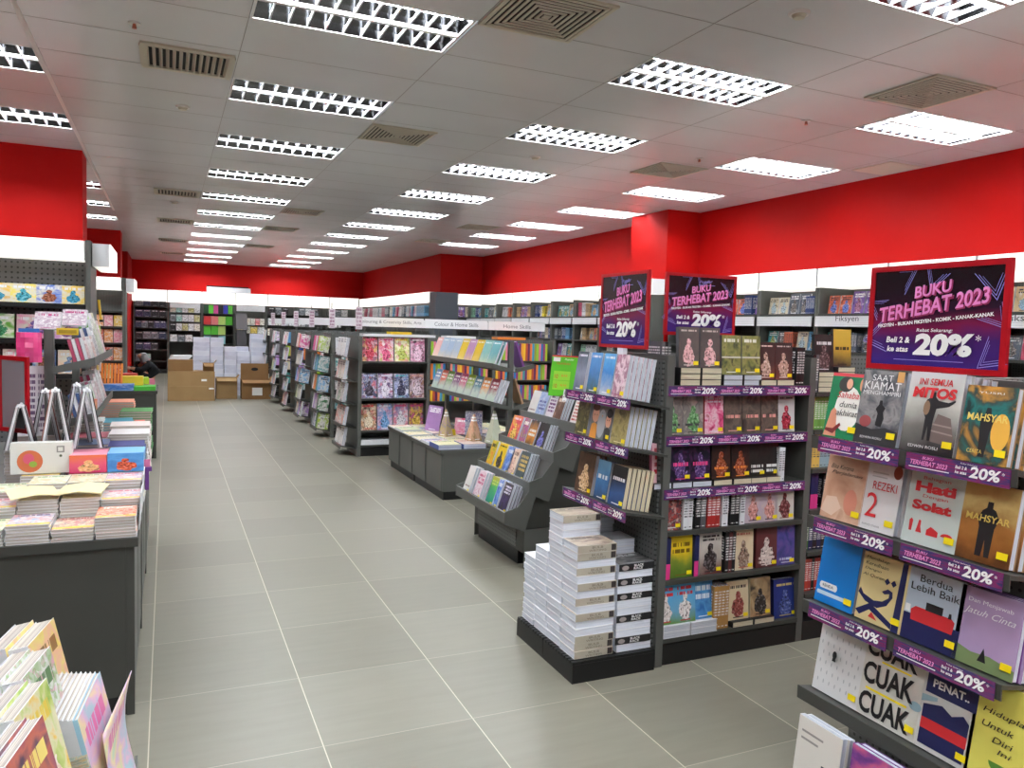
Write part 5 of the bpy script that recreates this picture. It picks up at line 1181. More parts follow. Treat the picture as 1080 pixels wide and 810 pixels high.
# jog in the wall, facing the camera
fascia('f', 'lit white fascia box on the short red wall facing the camera beyond the right wall', 'x', 6.28, 7.0, 17.3, 17.745, 2.16, 2.40, .8)
wall_unit('w', 'grey shelving on the short red wall facing the camera', 'x', 6.27, 7.02, 17.3, 17.745, 2.15, [1.86, 1.5])
MB().box(5.72, 6.26, 17.28, 17.74, 0, 2.42, S('bluegrey', (74, 80, 88))).build('end_cabinet', at=(5.99, 17.5, 0), label='tall plain grey cabinet end closing the recessed shelves', cat='cabinet')
for i, (x, c, d) in enumerate(((6.40, 7, 'violet spotted'), (6.60, 3, 'cream'), (6.80, 8, 'white'))):
    stand('book', book_mesh(WA[c] if c != 3 else WS[3], .17, .24, .03, S_WHITE), x, 17.4, 1.861, 0, R(4), '%s book facing out on the short red wall shelf' % d, 'book')
# recessed wall
fascia('f', 'lit white fascia box over the recessed wall beyond the grey cabinet end', 'y', 17.76, 25.15, 5.72, 5.975, 2.20, 2.44, .92)
wall_unit('w', 'grey shelving along the recessed red wall', 'y', 17.76, 25.1, 5.7, 5.975, 2.19, [1.86, 1.5])
y = 24.9; j = 0
while y > 18.2:
    q = random.choice((8, 8, 3, 5, 2, 1)); n = random.choice((3, 5, 7))
    if random.random() < .5:
        stand('book', book_mesh(WA[q], .19, .27, .03, S_WHITE), 5.76, y - .1, 1.861, FACE_X, R(5), '%s book facing out, %s from back corner, recessed wall' % (WALLC[q][0], ORD[j]), 'book'); y -= .21; j += 1
    else:
        for s in range(n):
            put('book', book_mesh(WS[q], .15, .26, .05, WS[q]), (5.82, y, 1.861), (0, 0, 0), '%s spined book, %s from back corner, recessed wall' % (WALLC[q][0], ORD[j]), 'book'); y -= .053; j += 1
# ------------------------------------------------------------------ back wall
BY = 25.12
fascia('f', 'lit white fascia box running along the whole back wall', 'x', -.94, 5.7, BY, 25.79, 2.12, 2.46, .92)
acu = thing('air_curtain', (1.85, 25.3, 2.47), 'white air curtain unit standing on the back wall fascia', 'air unit')
b = MB(); b.prism([(25.1, 2.465), (25.5, 2.465), (25.5, 2.62), (25.2, 2.62)], 1.1, 2.35, LHOUSE, axis='x'); b.build('casing', acu); MB().box(1.1, 2.3, 25.2, 25.5, 2.621, 2.66, BLACK).build('intake_grille', acu)
bays = [(-.9 + .93 * i, -.9 + .93 * (i + 1)) for i in range(7)]
bn = ['first', 'second', 'third', 'fourth', 'fifth', 'sixth', 'seventh']
STAT = [('black', (34, 34, 38)), ('navy', (48, 56, 84)), ('violet', (70, 64, 104)), ('steel grey', (110, 116, 122)), ('white', (222, 224, 224)), ('mint', (150, 200, 190)), ('lime green', (96, 200, 60)), ('hot pink', (220, 90, 160)), ('red', (214, 60, 60)), ('salmon', (230, 130, 130)), ('pale green', (190, 220, 120)), ('royal blue', (60, 60, 170)), ('dark green', (40, 80, 50)), ('khaki', (200, 196, 130)), ('aqua', (150, 210, 216)), ('cream', (230, 220, 200)), ('amber', (226, 186, 80))]
SM_ = {n: S('stat_' + n.replace(' ', '_'), c) for n, c in STAT}
SA_ = {n: art('stat_' + n.replace(' ', '_'), [c, tuple(min(255, u + 40) for u in c), tuple(int(u * .6) for u in c)], 'blob', 5, (240, 240, 240), rows=1) for n, c in STAT}
plan = {
    0: [(1.98, ['steel grey', 'navy', 'black', 'black']), (1.66, ['violet', 'navy', 'black', 'black']), (1.34, ['navy', 'steel grey', 'black', 'violet', 'violet']), (1.02, ['black', 'steel grey', 'steel grey', 'navy']), (.70, ['navy', 'violet', 'black']), (.36, ['steel grey', 'mint'])],
    1: [(1.82, ['cream', 'mint', 'white', 'khaki', 'white']), (1.55, ['steel grey', 'mint', 'white', 'white', 'khaki']), (1.28, ['black', 'white', 'khaki', 'white', 'cream']), (.95, ['white', 'steel grey', 'white'])],
    2: [(1.82, ['dark green', 'lime green', 'hot pink', 'black', 'royal blue', 'lime green']), (1.48, ['red', 'salmon', 'pale green', 'lime green']), (1.18, ['lime green', 'lime green', 'pale green']), (.9, ['aqua', 'steel grey', 'aqua'])],
    3: [(1.50, ['aqua', 'aqua', 'cream', 'cream', 'salmon', 'cream']), (1.25, ['amber', 'cream', 'amber', 'white'])],
    4: [(1.86, ['black', 'steel grey', 'black']), (1.52, ['white', 'cream', 'white', 'white']), (1.2, ['cream', 'white'])],
    5: [(1.86, ['steel grey', 'white', 'steel grey']), (1.5, ['white', 'steel grey'])], 6: [(1.86, ['white', 'steel grey', 'white']), (1.5, ['cream', 'white'])]}
for i, (a, c) in enumerate(bays):
    c = min(c, 5.68)
    u = wall_unit('w', 'grey stationery shelving against the back wall, %s bay from the left red wall' % bn[i], 'x', a + .003, c - .003, BY, 25.79, 2.11, [z for z, _ in plan[i]] + [.36 if i else .12])
    if i in (1, 3):
        MB().box(a + .05, c - .05, BY - .022, BY - .008, 1.95 if i == 1 else 1.92, 2.1, RIB).build('header_board', u)
    for z, items in plan[i]:
        n = len(items); w = (c - a - .10) / max(n, 4)
        for j, nm in enumerate(items):
            h = .25 if (i, z) == (2, 1.82) else (.26 if i == 2 else .21)
            put('stationery_box', solid_mesh(SA_[nm] if i != 2 else SM_[nm], round(w - .012, 3), h, .16, SM_[nm], 'stationery_box'), (a + .05 + w * (j + .5), BY + .05, z + .0005), (0, 0, 0), '%s stationery pack, %s on shelf %s from top, %s back bay' % (nm, ORD[j], ORD[[q for q, _ in plan[i]].index(z)], bn[i]), 'stationery')
# dark dispenser between the bays
dp = thing('poster_stand', (2.05, 24.75, 0), 'dark grey upright machine in front of the back wall shelves', 'machine')
MB().box(1.92, 2.2, 24.7, 24.95, .0, 1.35, S('dispenser', (80, 80, 84))).build('cabinet', dp); b = MB(); b.prism([(24.66, 1.36), (24.96, 1.36), (24.96, 1.85), (24.8, 1.85)], 1.9, 2.22, S('dispenser2', (96, 92, 92)), axis='x'); b.build('head', dp)
# ------------------------------------------------------------------ cartons and white reams before the back wall
KR = worn('kraft_carton', (164, 134, 92), (154, 124, 84), 3, .7, spec=.15); KRD = worn('kraft_carton_dark', (146, 112, 74), (138, 104, 66), 3, .7, spec=.15); TAPE = mat('carton_tape', (196, 160, 104), .3); LBL = mat('carton_label', (235, 235, 230), .5)
def carton(x0, x1, y0, y1, z0, z1, label, open_=False, lab=None, flap=0.0, m=KR):
    o = thing('carton', ((x0 + x1) / 2, (y0 + y1) / 2, z0), label, 'box', None)
    t = .006; b = MB()
    b.box(x0, x1, y0, y0 + t, z0, z1, m); b.box(x0, x1, y1 - t, y1, z0, z1, m); b.box(x0, x0 + t, y0 + t, y1 - t, z0, z1, m); b.box(x1 - t, x1, y0 + t, y1 - t, z0, z1, m); b.box(x0 + t, x1 - t, y0 + t, y1 - t, z0, z0 + t, m)
    b.build('walls', o)
    if not open_:
        MB().box(x0 + .0005, x1 - .0005, y0 + .0005, (y0 + y1) / 2 - .002, z1 + .0003, z1 + .005, m).build('flap', o); MB().box(x0 + .0005, x1 - .0005, (y0 + y1) / 2 + .002, y1 - .0005, z1 + .0003, z1 + .005, m).build('flap', o)
        MB().box(x0, x1, (y0 + y1) / 2 - .03, (y0 + y1) / 2 + .03, z1 + .0052, z1 + .006, TAPE).build('tape', o)
    else:
        b = MB(); d = .12; b.face([(x0, y0, z1), (x1, y0, z1), (x1 - .02, y0 - d * .7, z1 - d * .5), (x0 + .02, y0 - d * .7, z1 - d * .5)], m); b.build('flap', o)
        b = MB(); b.face([(x0, y0, z1), (x0, y1, z1), (x0 - d * .6, y1 - .03, z1 + d * .3), (x0 - d * .6, y0 + .03, z1 + d * .3)], m); b.build('flap', o)
        b = MB(); b.face([(x1, y0, z1), (x1, y1, z1), (x1 + d * .4, y1 - .03, z1 + d * .5), (x1 + d * .4, y0 + .03, z1 + d * .5)], m); b.build('flap', o)
        if flap:
            b = MB(); b.box(x0 + .005, x1 - .005, y1, y1 + .005, z1, z1 + flap, m); b.disc((x0 + x1) / 2, z1 + flap * .62, .07, .035, y1 - .002, BLACK, 14); b.build('flap', o)
    if lab: MB().box(lab[0], lab[1], y0 - .002, y0 - .0003, lab[2], lab[3], LBL).build('address_label', o)
    return o
carton(.01, .87, 16.4, 16.95, .001, .29, 'wide brown carton on the floor with a small white label, lower of two', lab=(.76, .85, .23, .26))
carton(.012, .868, 16.41, 16.94, .297, .575, 'wide brown carton stacked on another, upper of two', lab=(.62, .72, .39, .43))
carton(.02, .47, 16.45, 16.85, .583, .80, 'small brown carton on top of the wide cartons', m=KRD)
carton(.66, .86, 16.5, 16.8, .583, .74, 'smallest brown carton beside the white reams, on the wide cartons', True, m=KRD)
carton(.92, 1.32, 16.78, 17.15, .001, .43, 'square brown carton between the wide cartons and the open carton', True, m=KR)
carton(1.40, 1.97, 16.66, 17.05, .001, .40, 'open brown carton with a raised back flap and a white label', True, lab=(1.60, 1.80, .08, .24), flap=.32, m=KRD)
for i in range(4): put('paper_pad', solid_mesh(S_WHITE, .36, .02, .26, S_WHITE, 'newspaper'), (.22 + .02 * i, 16.5, .8115 + .0205 * i), (0, 0, .05 * i), 'white paper lying on the small carton, %s from the bottom' % ORD[i], 'paper')
REAM = paper('ream_white', (226, 228, 238), (186, 190, 208)); REAM2 = S('reamwrap', (214, 216, 226))
cols = [(.66, 17.5, 13, .32), (.965, 17.52, 13, .26), (1.235, 17.5, 11, .255), (1.505, 17.52, 10, .26), (1.80, 17.5, 13, .30), (.95, 17.78, 12, .28), (1.50, 17.8, 11, .26), (1.80, 17.78, 14, .28)]
for k, (x, y, n, wd) in enumerate(cols):
    rr = random.Random(k)
    for i in range(n):
        put('paper_ream', solid_mesh(REAM if (i + k) % 3 else REAM2, wd, .094, .21, REAM2, 'paper_ream'), (x + rr.uniform(-.004, .004), y + rr.uniform(-.01, .01), .001 + i * .095), (0, 0, rr.uniform(-.03, .03)), 'white paper ream, %s from floor, %s stack behind the cartons' % (ORD[i], ORD[k]), 'paper ream')
# ------------------------------------------------------------------ display desks along the left side of the aisle
def desk(x0, x1, y0, y1, top, label):
    t = thing('display_desk', ((x0 + x1) / 2, y0, 0), label, 'desk'); yc = (y0 + y1) / 2
    MB().box(x0 + .03, x1 - .03, y0 + .012, y1 - .012, 0, .075, BLACK).build('plinth', t)
    MB().box(x0 + .02, x1 - .024, y0 + .012, y1 - .008, .076, top - .036, STEELD).build('carcass', t)
    MB().box(x0 + .02, x1 - .032, y0 + .006, y0 + .0115, .08, top - .04, STEELD).build('front_panel', t)
    MB().box(x1 - .031, x1 - .002, y0 + .004, y0 + .034, .0, top - .036, STEELD).build('corner_post', t)
    for ya, yb in ((y0 + .04, yc - .02), (yc + .02, y1 - .02)):
        MB().box(x1 - .022, x1 - .004, ya, yb, .085, top - .045, STEEL).build('door', t)
    MB().box(x0, x1 + .012, y0 - .012, y1, top - .035, top, STEELD).build('desk_top', t, bevel=.003)
    return t
DZ = .716
desk(-1.6, -.115, 3.31, 4.23, DZ, 'charcoal display desk nearest the camera, loaded with stacked activity books')
desk(-1.6, -.115, 4.25, 5.17, DZ, 'charcoal display desk second from the camera, under the left book rack')
desk(-1.6, -.115, 5.19, 6.11, DZ, 'charcoal display desk third from the camera, mostly hidden by book stacks')
desk(-.81, -.11, 9.58, 10.5, .77, 'grey display desk farther down the aisle holding an orange rack and a green tray')
ACT = [art('activity_%d' % i, p, 'blob', 6, k, rows=1, top=.95, low=.78, band=b) for i, (p, k, b) in enumerate([
    ([(236, 224, 226), (220, 150, 160), (240, 236, 230), (150, 170, 210)], (200, 60, 90), (.08, .2, (240, 216, 60))), ([(238, 232, 226), (210, 120, 120), (236, 226, 190), (170, 130, 140)], (190, 60, 70), (.08, .2, (240, 216, 60))), ([(230, 90, 50), (240, 226, 210), (236, 130, 70), (220, 60, 70)], (250, 245, 240), (.06, .16, (240, 206, 50))),
    ([(232, 226, 190), (226, 214, 160), (240, 232, 206)], (200, 190, 150), None), ([(210, 220, 236), (236, 230, 226), (226, 160, 160), (150, 180, 220)], (120, 90, 140), (.05, .18, (240, 216, 60))), ([(232, 232, 206), (200, 214, 170), (240, 238, 226), (230, 190, 120)], (110, 150, 80), None)])]
ACD = ['pink and white', 'red patterned', 'orange and white', 'plain cream', 'blue and pink', 'pale green']
GREYP = paper('page_edges_newsprint', (206, 198, 186), (150, 142, 134))
def acts(x, y, n, k, t, w, d, desc, last=None, rr=None, jit=.003):
    rr = random.Random(desc)
    for i in range(n):
        q = k if i < n - 1 or last is None else last
        lie('activity_book', book_mesh(ACT[q], w, d, t, S_WHITE, GREYP), x + rr.uniform(-jit, jit), y + rr.uniform(-jit, jit), DZ + .0005 + (i + 1) * (t + .0003), rr.uniform(-.015, .015), '%s activity book, %s up, %s' % (ACD[q], ORD[i], desc), 'activity book')
W_ = .142
for c, (x, n1, k1, n2, k2) in enumerate(((-.625, 5, 5, 8, 0), (-.475, 6, 4, 10, 3), (-.328, 4, 1, 10, 3), (-.182, 7, 2, 9, 0))):
    nm = ['fourth', 'third', 'second', 'first'][c]
    acts(x, 3.315, n1, k1, .0117, W_, .195, 'front row stack %s from aisle' % nm)
    acts(x + .008, 3.525, n2, k2, .0119, W_, .195, 'second row stack %s from aisle' % nm)
    acts(x + .008, 3.735, [9, 11, 11, 11][c], [5, 5, 5, 0][c], .0130, W_, .195, 'third row stack %s from aisle' % nm)
# opened and tilted sheets on the cream stacks
for i, (x, y, z, rz) in enumerate(((-.47, 3.50, .852, .25), (-.33, 3.515, .853, -.1))):
    b = MB(); b.prism([(-.085, 0), (.0, .012), (.085, .002), (.085, .005), (0, .015), (-.085, .003)][::1], 0, .2, mat('open_page_cream', (232, 218, 168), .6))
    put('open_booklet', b.mesh('open_booklet'), (x, y, z), (0, 0, rz), 'open cream booklet lying on a stack, %s from the aisle' % ORD[1 - i], 'booklet')
# boxes behind the stacks
wb = thing('boxed_set', (-.515, 4.0, .862), 'white boxed set with a round orange picture on its face', 'box')
MB().box(-.635, -.395, 4.0, 4.06, .862, 1.0, mat('box_white', (226, 226, 220), .4)).build('carton', wb, bevel=.003)
b = MB(); b.disc(-.56, .918, .05, .05, 3.9992, M_('roundorange', (206, 110, 70)), 24); b.disc(-.565, .93, .022, .024, 3.9988, M_('roundpink', (214, 90, 120)), 14); b.disc(-.548, .905, .016, .014, 3.9986, M_('roundgreen', (150, 180, 70)), 12); b.box(-.456, -.425, 3.9985, 3.9995, .955, .985, M_('greymark', (150, 150, 146))); b.box(-.45, -.431, 3.9978, 3.9984, .961, .979, mat('box_white', (226, 226, 220), .4)); b.disc(-.44, .94, .006, .006, 3.9988, M_('darkgreenmark', (90, 100, 80)), 10)
b.build('face_print', wb)
pb = art('pinkbox', [(220, 60, 110), (230, 90, 120), (236, 120, 60)], 'grad', 2, (250, 230, 230), fig=(240, 180, 120), rows=0, foot=False); bb = art('bluebox', [(60, 130, 200), (90, 160, 220), (60, 120, 190)], 'cloud', 2, (240, 240, 250), fig=(220, 90, 50), rows=0, foot=False)
put('boxed_set', solid_mesh(pb, .15, .082, .19, S('pinkboxside', (236, 150, 170)), 'boxed_set'), (-.328, 3.96, .862), (0, 0, .01), 'hot pink boxed set lying between the white and the blue box', 'box')
put('boxed_set', solid_mesh(bb, .15, .086, .19, S('blueboxside', (120, 180, 226)), 'boxed_set'), (-.175, 3.96, .862), (0, 0, -.02), 'sky blue boxed set at the aisle edge beside the pink one', 'box')
acts(-.33, 3.955, 11, 4, .0126, .15, .2, 'stack under the pink box'); acts(-.175, 3.955, 11, 5, .0126, .15, .2, 'stack under the blue box'); acts(-.515, 3.955, 11, 0, .0126, .15, .2, 'stack under the white box')
NAVY2 = art('navyset', [(50, 54, 110), (70, 60, 130), (40, 44, 90)], 'cloud', 4, (200, 200, 230), rows=1)
def block(x, y, z0, n, t, w, d, m, side, label, pages=None):  # more activity books, stacked flat in plain covers
    rr = random.Random(label)
    for i in range(n):
        put('exercise_book', book_mesh(side, w, d, t, side, pages or GREYP), (x + rr.uniform(-.004, .004), y, z0 + (i + 1) * (t + .0003)), (R(-90), 0, rr.uniform(-.02, .02)), '%s, %s up' % (label, ORD[i]), 'exercise book')
block(-.335, 4.24, DZ, 17, .0135, .14, .2, None, S('bluegreybook', (96, 110, 140)), 'blue grey book in the stack behind the pink box')
block(-.185, 4.24, DZ, 11, .020, .17, .2, None, S('navybook', (52, 54, 116)), 'navy book in the stack behind the blue box')
block(-.38, 4.5, DZ, 17, .0135, .18, .22, None, S('rosebook', (170, 90, 100)), 'rose book in the stack behind the blue grey books')
block(-.185, 4.5, DZ, 18, .0135, .19, .22, None, S('palebook', (214, 208, 206)), 'pale book in the aisle-side stack before the rack')
block(-.185, 4.75, DZ, 17, .015, .2, .22, None, S('palebook2', (220, 206, 200)), 'pale pink book in the second aisle-side stack before the rack')
block(-.28, 5.05, DZ, 16, .015, .18, .24, None, S('tealbook', (60, 150, 170)), 'teal book in the stack beside the rack'); block(-.12 - .06, 5.35, DZ, 18, .015, .18, .24, None, S('greenbook', (60, 130, 60)), 'green book in the aisle-side stack beside the rack')
block(-.3, 5.65, DZ, 20, .015, .2, .24, None, S('peachbook', (232, 150, 120)), 'peach book in the far stack beside the rack'); block(-.16, 5.05, DZ, 15, .015, .06, .24, None, S('redbook', (220, 90, 60)), 'red slim book at the aisle edge beside the rack')
put('boxed_set', solid_mesh(art('peachbox', [(240, 180, 140), (236, 160, 130), (226, 90, 90)], 'cloud', 4, (220, 70, 70), rows=1), .11, .12, .09, S('peachboxs', (236, 170, 140)), 'boxed_set'), (-.42, 5.02, .98), (0, 0, R(20)), 'peach boxed set standing on the stacks below the left rack', 'box')
block(-.42, 5.0, DZ, 17, .015, .16, .22, None, S('whitebook', (222, 220, 216)), 'white book in the stack under the peach box')
# tented cards (books stood open like roofs)
S_BROWNC = S('tentbrown', (150, 96, 80))
tc_ = [S('tentwhite', (214, 212, 214)), S('tentgrey', (120, 112, 116)), S('tentbrown', (150, 96, 80)), S('tentpink', (206, 170, 176))]
for i, (x, y, h) in enumerate(((-.61, 4.10, .20), (-.535, 4.29, .25), (-.47, 4.10, .27), (-.40, 4.29, .28), (-.34, 4.10, .27))):
    b = MB()
    for s in (-1, 1):
        q = [(s * .003, h), (s * .020, h - .004), (s * .066, 0), (s * .044, 0)]
        b.prism(q if s > 0 else q[::-1], 0, .17, S_WHITE)
        P = [(s * .0204, 0, h - .004), (s * .0664, 0, 0), (s * .0664, .17, 0), (s * .0204, .17, h - .004)]
        b.face(P if s > 0 else P[::-1], art('tentcover_%d' % i, [(200, 196, 200), (70, 66, 76), (150, 90, 80), (226, 214, 216)], 'blob', 9, (60, 50, 60), rows=1), [(0, 1), (0, 0), (1, 0), (1, 1)])
        for n in range(9): b.box(min(s * .101, s * .106), max(s * .101, s * .106), -.0008, .0012, .02 + n * .022, .03 + n * .022, INK) if False else None
        ec = [INK, S_BROWNC, INK, S_GREY, INK][i] if s > 0 else [S_GREY, INK, S_BROWNC, INK, S_GREY][i]
        q = [(s * .0165, h - .003), (s * .0202, h - .0035), (s * .0662, .001), (s * .0605, .001)]
        b.prism(q if s > 0 else q[::-1], -.0015, .1695, ec)
        q = [(s * .0045, h - .003), (s * .0075, h - .003), (s * .0495, .001), (s * .0455, .001)]
        b.prism(q if s > 0 else q[::-1], -.0012, .1695, S_GREY)
    b.tube((0, -.002, h), (0, .172, h), .007, S_WHITE, 8)
    put('desk_calendar', b.mesh('desk_calendar'), (x, y, .955 + (.0 if i else 0)), (0, 0, R(6)), 'spiral desk calendar standing open like a tent, %s from the aisle on the left desks' % ORD[4 - i], 'calendar')
block(-.58, 4.15, DZ, 16, .0146, .2, .24, None, S('calbase', (190, 184, 186)), 'grey book in the stack under the outer tent calendars'); 
# red framed poster and wall calendars standing behind
rp = thing('framed_notice', (-.66, 4.28, DZ), 'red framed glossy notice standing upright at the left edge of the picture', 'sign'); rp.rotation_euler = (0, 0, R(-48))
b = MB(); 
for x0, x1, z0, z1 in ((-.105, -.085, .3, .66), (.085, .105, .3, .66), (-.0849, .0849, .3, .32), (-.0849, .0849, .64, .66)): b.box(x0, x1, -.006, .006, z0, z1, FRAME_RED)
link('frame', b.mesh('frame'), rp); link('glossy_sheet', MB().box(-.0848, .0848, -.002, .002, .321, .639, mat('glossy_sheet', (130, 134, 140), .08, spec=.8)).mesh('glossy_sheet'), rp); link('stand', MB().box(-.05, .05, -.05, .05, 0, .008, BLACK).box(-.008, .008, -.008, .008, .008, .3, BLACK).mesh('stand'), rp)
cal = art('dot calendar', [(224, 220, 224), (220, 214, 220)], 'cloud', 2, (110, 90, 120), rows=9, top=.9, low=.1)
for i, x in enumerate((-.66, -.585)):
    stand('activity_book', book_mesh(cal, .085, .36, .03, S_WHITE), x, 4.66, .95, R(-6), R(4), 'tall pale dotted activity card behind the red frame, %s from the wall side' % ORD[i], 'activity book')
block(-.62, 4.62, DZ, 16, .0143, .2, .24, None, S('calbase2', (196, 190, 190)), 'pale book in the stack under the dotted cards')
# rack on the left desks
tier_rack('activity_book_rack', 'grey two-tier rack of childrens books standing on the left desks', -.56, 4.66, 5.95, DZ + .001, [1.33, 1.04], (1,), 1.50, posts=2)
lp = [('rose striped', (190, 80, 110)), ('white', (224, 222, 220)), ('salmon', (220, 130, 120)), ('navy', (70, 90, 130)), ('leaf green', (100, 160, 70)), ('pale green', (190, 220, 150)), ('pink', (226, 150, 180))]
LA = [art('leftrack_' + d.replace(' ', '_'), [c, (232, 226, 224), tuple(int(u * .7) for u in c)], 'blob', 6, (250, 250, 250), rows=1) for d, c in lp]
LS = [S('leftrack_' + d.replace(' ', '_'), c) for d, c in lp]
for tI, (z, hs) in enumerate(((1.318, (.15, .15, .15, .2, .25, .29, .24)), (1.028, (.15, .17, .16, .17, .2, .22, .2)))):
    for i in range(7):
        q = (i + tI * 3) % 7
        for s in range(4):
            put('picture_book', book_mesh(LA[q], .15, hs[i], .016, LS[q] if s % 2 else S_WHITE), (-.56 + .19 - s * .018, 4.70 + i * .185, z - s * .004), (R(-14), 0, FACE_PX), '%s picture book, %s deep in group %s, %s tier of left rack' % (lp[q][0], ORD[s], ORD[i], ['upper', 'lower'][tI]), 'picture book')
bag = mat('pink_plastic_bag', (222, 70, 130), .2, spec=.8)
bm = bpy.data.meshes.new('packaged_toy')
def bag_mesh():
    b = MB(); rr = random.Random(3); N = 7
    g = [[(-.055 + .11 * i / (N - 1), -.03 * math.sin(math.pi * i / (N - 1)) * math.sin(math.pi * min(1, .15 + j / (N - 1) * .85)) + rr.uniform(-.006, .006), .15 * j / (N - 1)) for i in range(N)] for j in range(N)]
    for j in range(N - 1):
        for i in range(N - 1):
            b.face([g[j][i], g[j][i + 1], g[j + 1][i + 1], g[j + 1][i]], bag, sm=True)
    b.box(-.054, .054, .008, .012, 0, .15, bag); b.box(-.045, .045, .004, .016, .151, .17, S_BLUE)
    return b.mesh('packaged_toy')
put('packaged_toy', bag_mesh(), (-.63, 4.52, 1.335), (0, 0, R(8)), 'hot pink plastic wrapped toy hanging at the near end of the left rack', 'toy')
put('packaged_toy', MB().box(-.05, .05, 0, .02, 0, .035, S_YELL).box(-.04, .04, -.004, -.0005, .008, .026, S('yellowdark', (180, 150, 30))).mesh('yellow_card'), (-.47, 4.6, 1.475), (0, 0, R(5)), 'bright yellow card on top of the near end of the left rack', 'card')
for i, (x, z, d) in enumerate(((-.60, 1.50, 'white'), (-.50, 1.52, 'pale'))):
    put('wrapped_book', solid_mesh(art('wrapped_%d' % i, [(220, 216, 216), (180, 150, 170), (236, 232, 230)], 'blob', 6, (190, 60, 120), rows=1), .13, .10, .02, S_WHITE, 'wrapped_book'), (x, 4.9 + i * .3, z), (R(-20), 0, R(-10)), '%s wrapped book lying on top of the left rack, %s from the near end' % (d, ORD[i]), 'picture book')
# purple ribbon toy and hanging pads at the aisle edge of the near desks
rb = MB(); rb.box(-.02, .02, -.015, .015, -.01, .01, S('ribbonpurple', (110, 60, 140))); rb.box(-.008, .008, -.01, .01, -.10, -.011, S('ribbonpurple', (110, 60, 140))); rb.box(-.014, .014, -.008, .008, .011, .045, S_PINK)
put('ribbon_toy', rb.mesh('ribbon_toy'), (-.088, 4.02, .86), (0, 0, R(10)), 'small purple and pink ribbon hanging over the aisle edge by the blue box', 'toy')
for i in range(4):
    y = 3.42 + i * .3
    pm = MB().box(0, .004, 0, .2, 0, .15 + .02 * (i % 2), S_WHITE)
    put('hanging_leaflet', pm.mesh('hanging_leaflet'), (-.1055, y, DZ + .002), (0, R(3), 0), 'white leaflet standing at the aisle edge of the near desks, %s from the camera' % ORD[i], 'leaflet')
# things on the farther desk
DF = .7705
ok = thing('card_rack', (-.56, 9.8, DF), 'orange striped card rack on the farther left desk', 'rack')
for i in range(7): MB().prism([(9.72, DF + .06), (9.73, DF + .06), (9.90, DF + .29), (9.89, DF + .29)], -.68 + i * .033, -.68 + i * .033 + .024, S_ORANGE, axis='x').build('slat', ok)
MB().box(-.69, -.44, 9.70, 9.92, DF, DF + .055, S_BROWN if 'S_BROWN' in globals() else S_TAN).build('base', ok)
put('tray', MB().box(-.16, .16, 0, .2, 0, .07, mat('blue_tray', (80, 140, 210), .4), front=art('blue tray print', [(90, 150, 215), (60, 110, 190), (200, 220, 240)], 'cloud', 5, rows=0)).mesh('blue_box'), (-.50, 9.585, DF), (0, 0, 0), 'blue printed box at the front of the farther left desk', 'box')
put('tray', MB().box(-.13, .13, 0, .3, 0, .045, mat('green_flat', (70, 170, 50), .5)).mesh('green_book'), (-.25, 9.6, DF), (0, 0, 0), 'bright green flat pack at the aisle corner of the farther left desk', 'picture book')
for i, (x, y, z, c, d) in enumerate(((-.36, 9.78, .1, S_YELL, 'yellow'), (-.3, 9.95, .075, S_LIME, 'lime'), (-.24, 10.12, .09, S_PINK, 'pink'), (-.42, 10.1, .16, S_RED, 'red'))):
    put('flat_pack', solid_mesh(c, .22, z, .18, c, 'flat_pack'), (x, y, DF if i in (2, 3) else DF + (.0 if i == 0 and False else .046)), (0, 0, .1 * i), '%s flat pack on the farther left desk behind the green one' % d, 'picture book')
# ------------------------------------------------------------------ pegboard wall unit in front of the left red pier
pu = thing('pegboard_unit', (-2.2, 8.85, 0), 'grey pegboard shelving unit with lit top in front of the left red pier', 'shelving')
MB().box(-3.7, -.745, 9.50, 9.56, 0, 2.14, PEGL).build('back_panel', pu); MB().box(-.744, -.70, 8.86, 9.56, 0, 2.34, STEEL).build('end_panel', pu); MB().box(-3.7, -.745, 8.92, 9.499, 0, .12, BLACK).build('plinth', pu)
MB().box(-3.7, -.745, 9.19, 9.22, .12, 2.14, PEGL).build('front_pegboard', pu)
for z in (1.70, 1.35, 1.0): MB().box(-3.7, -.746, 8.86, 9.188, z - .045, z, BLACK).build('shelf', pu)
fascia('f', 'lit white fascia box over the left pegboard unit', 'x', -3.7, -.75, 8.9, 9.55, 2.142, 2.335, 3.0)
fascia('f', 'short lit white fascia box on the aisle side of the left red pier', 'y', 8.95, 10.05, -.525, -.69, 2.09, 2.32, 1.1)
PBX = [[('yellow and red', (236, 190, 60)), ('yellow and blue', (236, 214, 80)), ('royal blue', (70, 110, 200)), ('yellow', (240, 196, 60)), ('rose', (230, 140, 150))], [('green', (110, 180, 60)), ('pink', (226, 130, 170)), ('mauve', (190, 120, 180)), ('lemon', (230, 220, 110))], [('hot pink', (220, 80, 140)), ('blue', (80, 130, 200)), ('peach', (236, 190, 150)), ('white', (226, 226, 226))]]
PX = [[(-1.52, .24), (-1.29, .22), (-1.07, .22), (-.86, .20), (-1.78, .24)], [(-1.5, .26), (-1.20, .30), (-.9, .26), (-1.8, .26)], [(-1.36, .22), (-1.12, .2), (-.9, .2), (-1.62, .24)]]
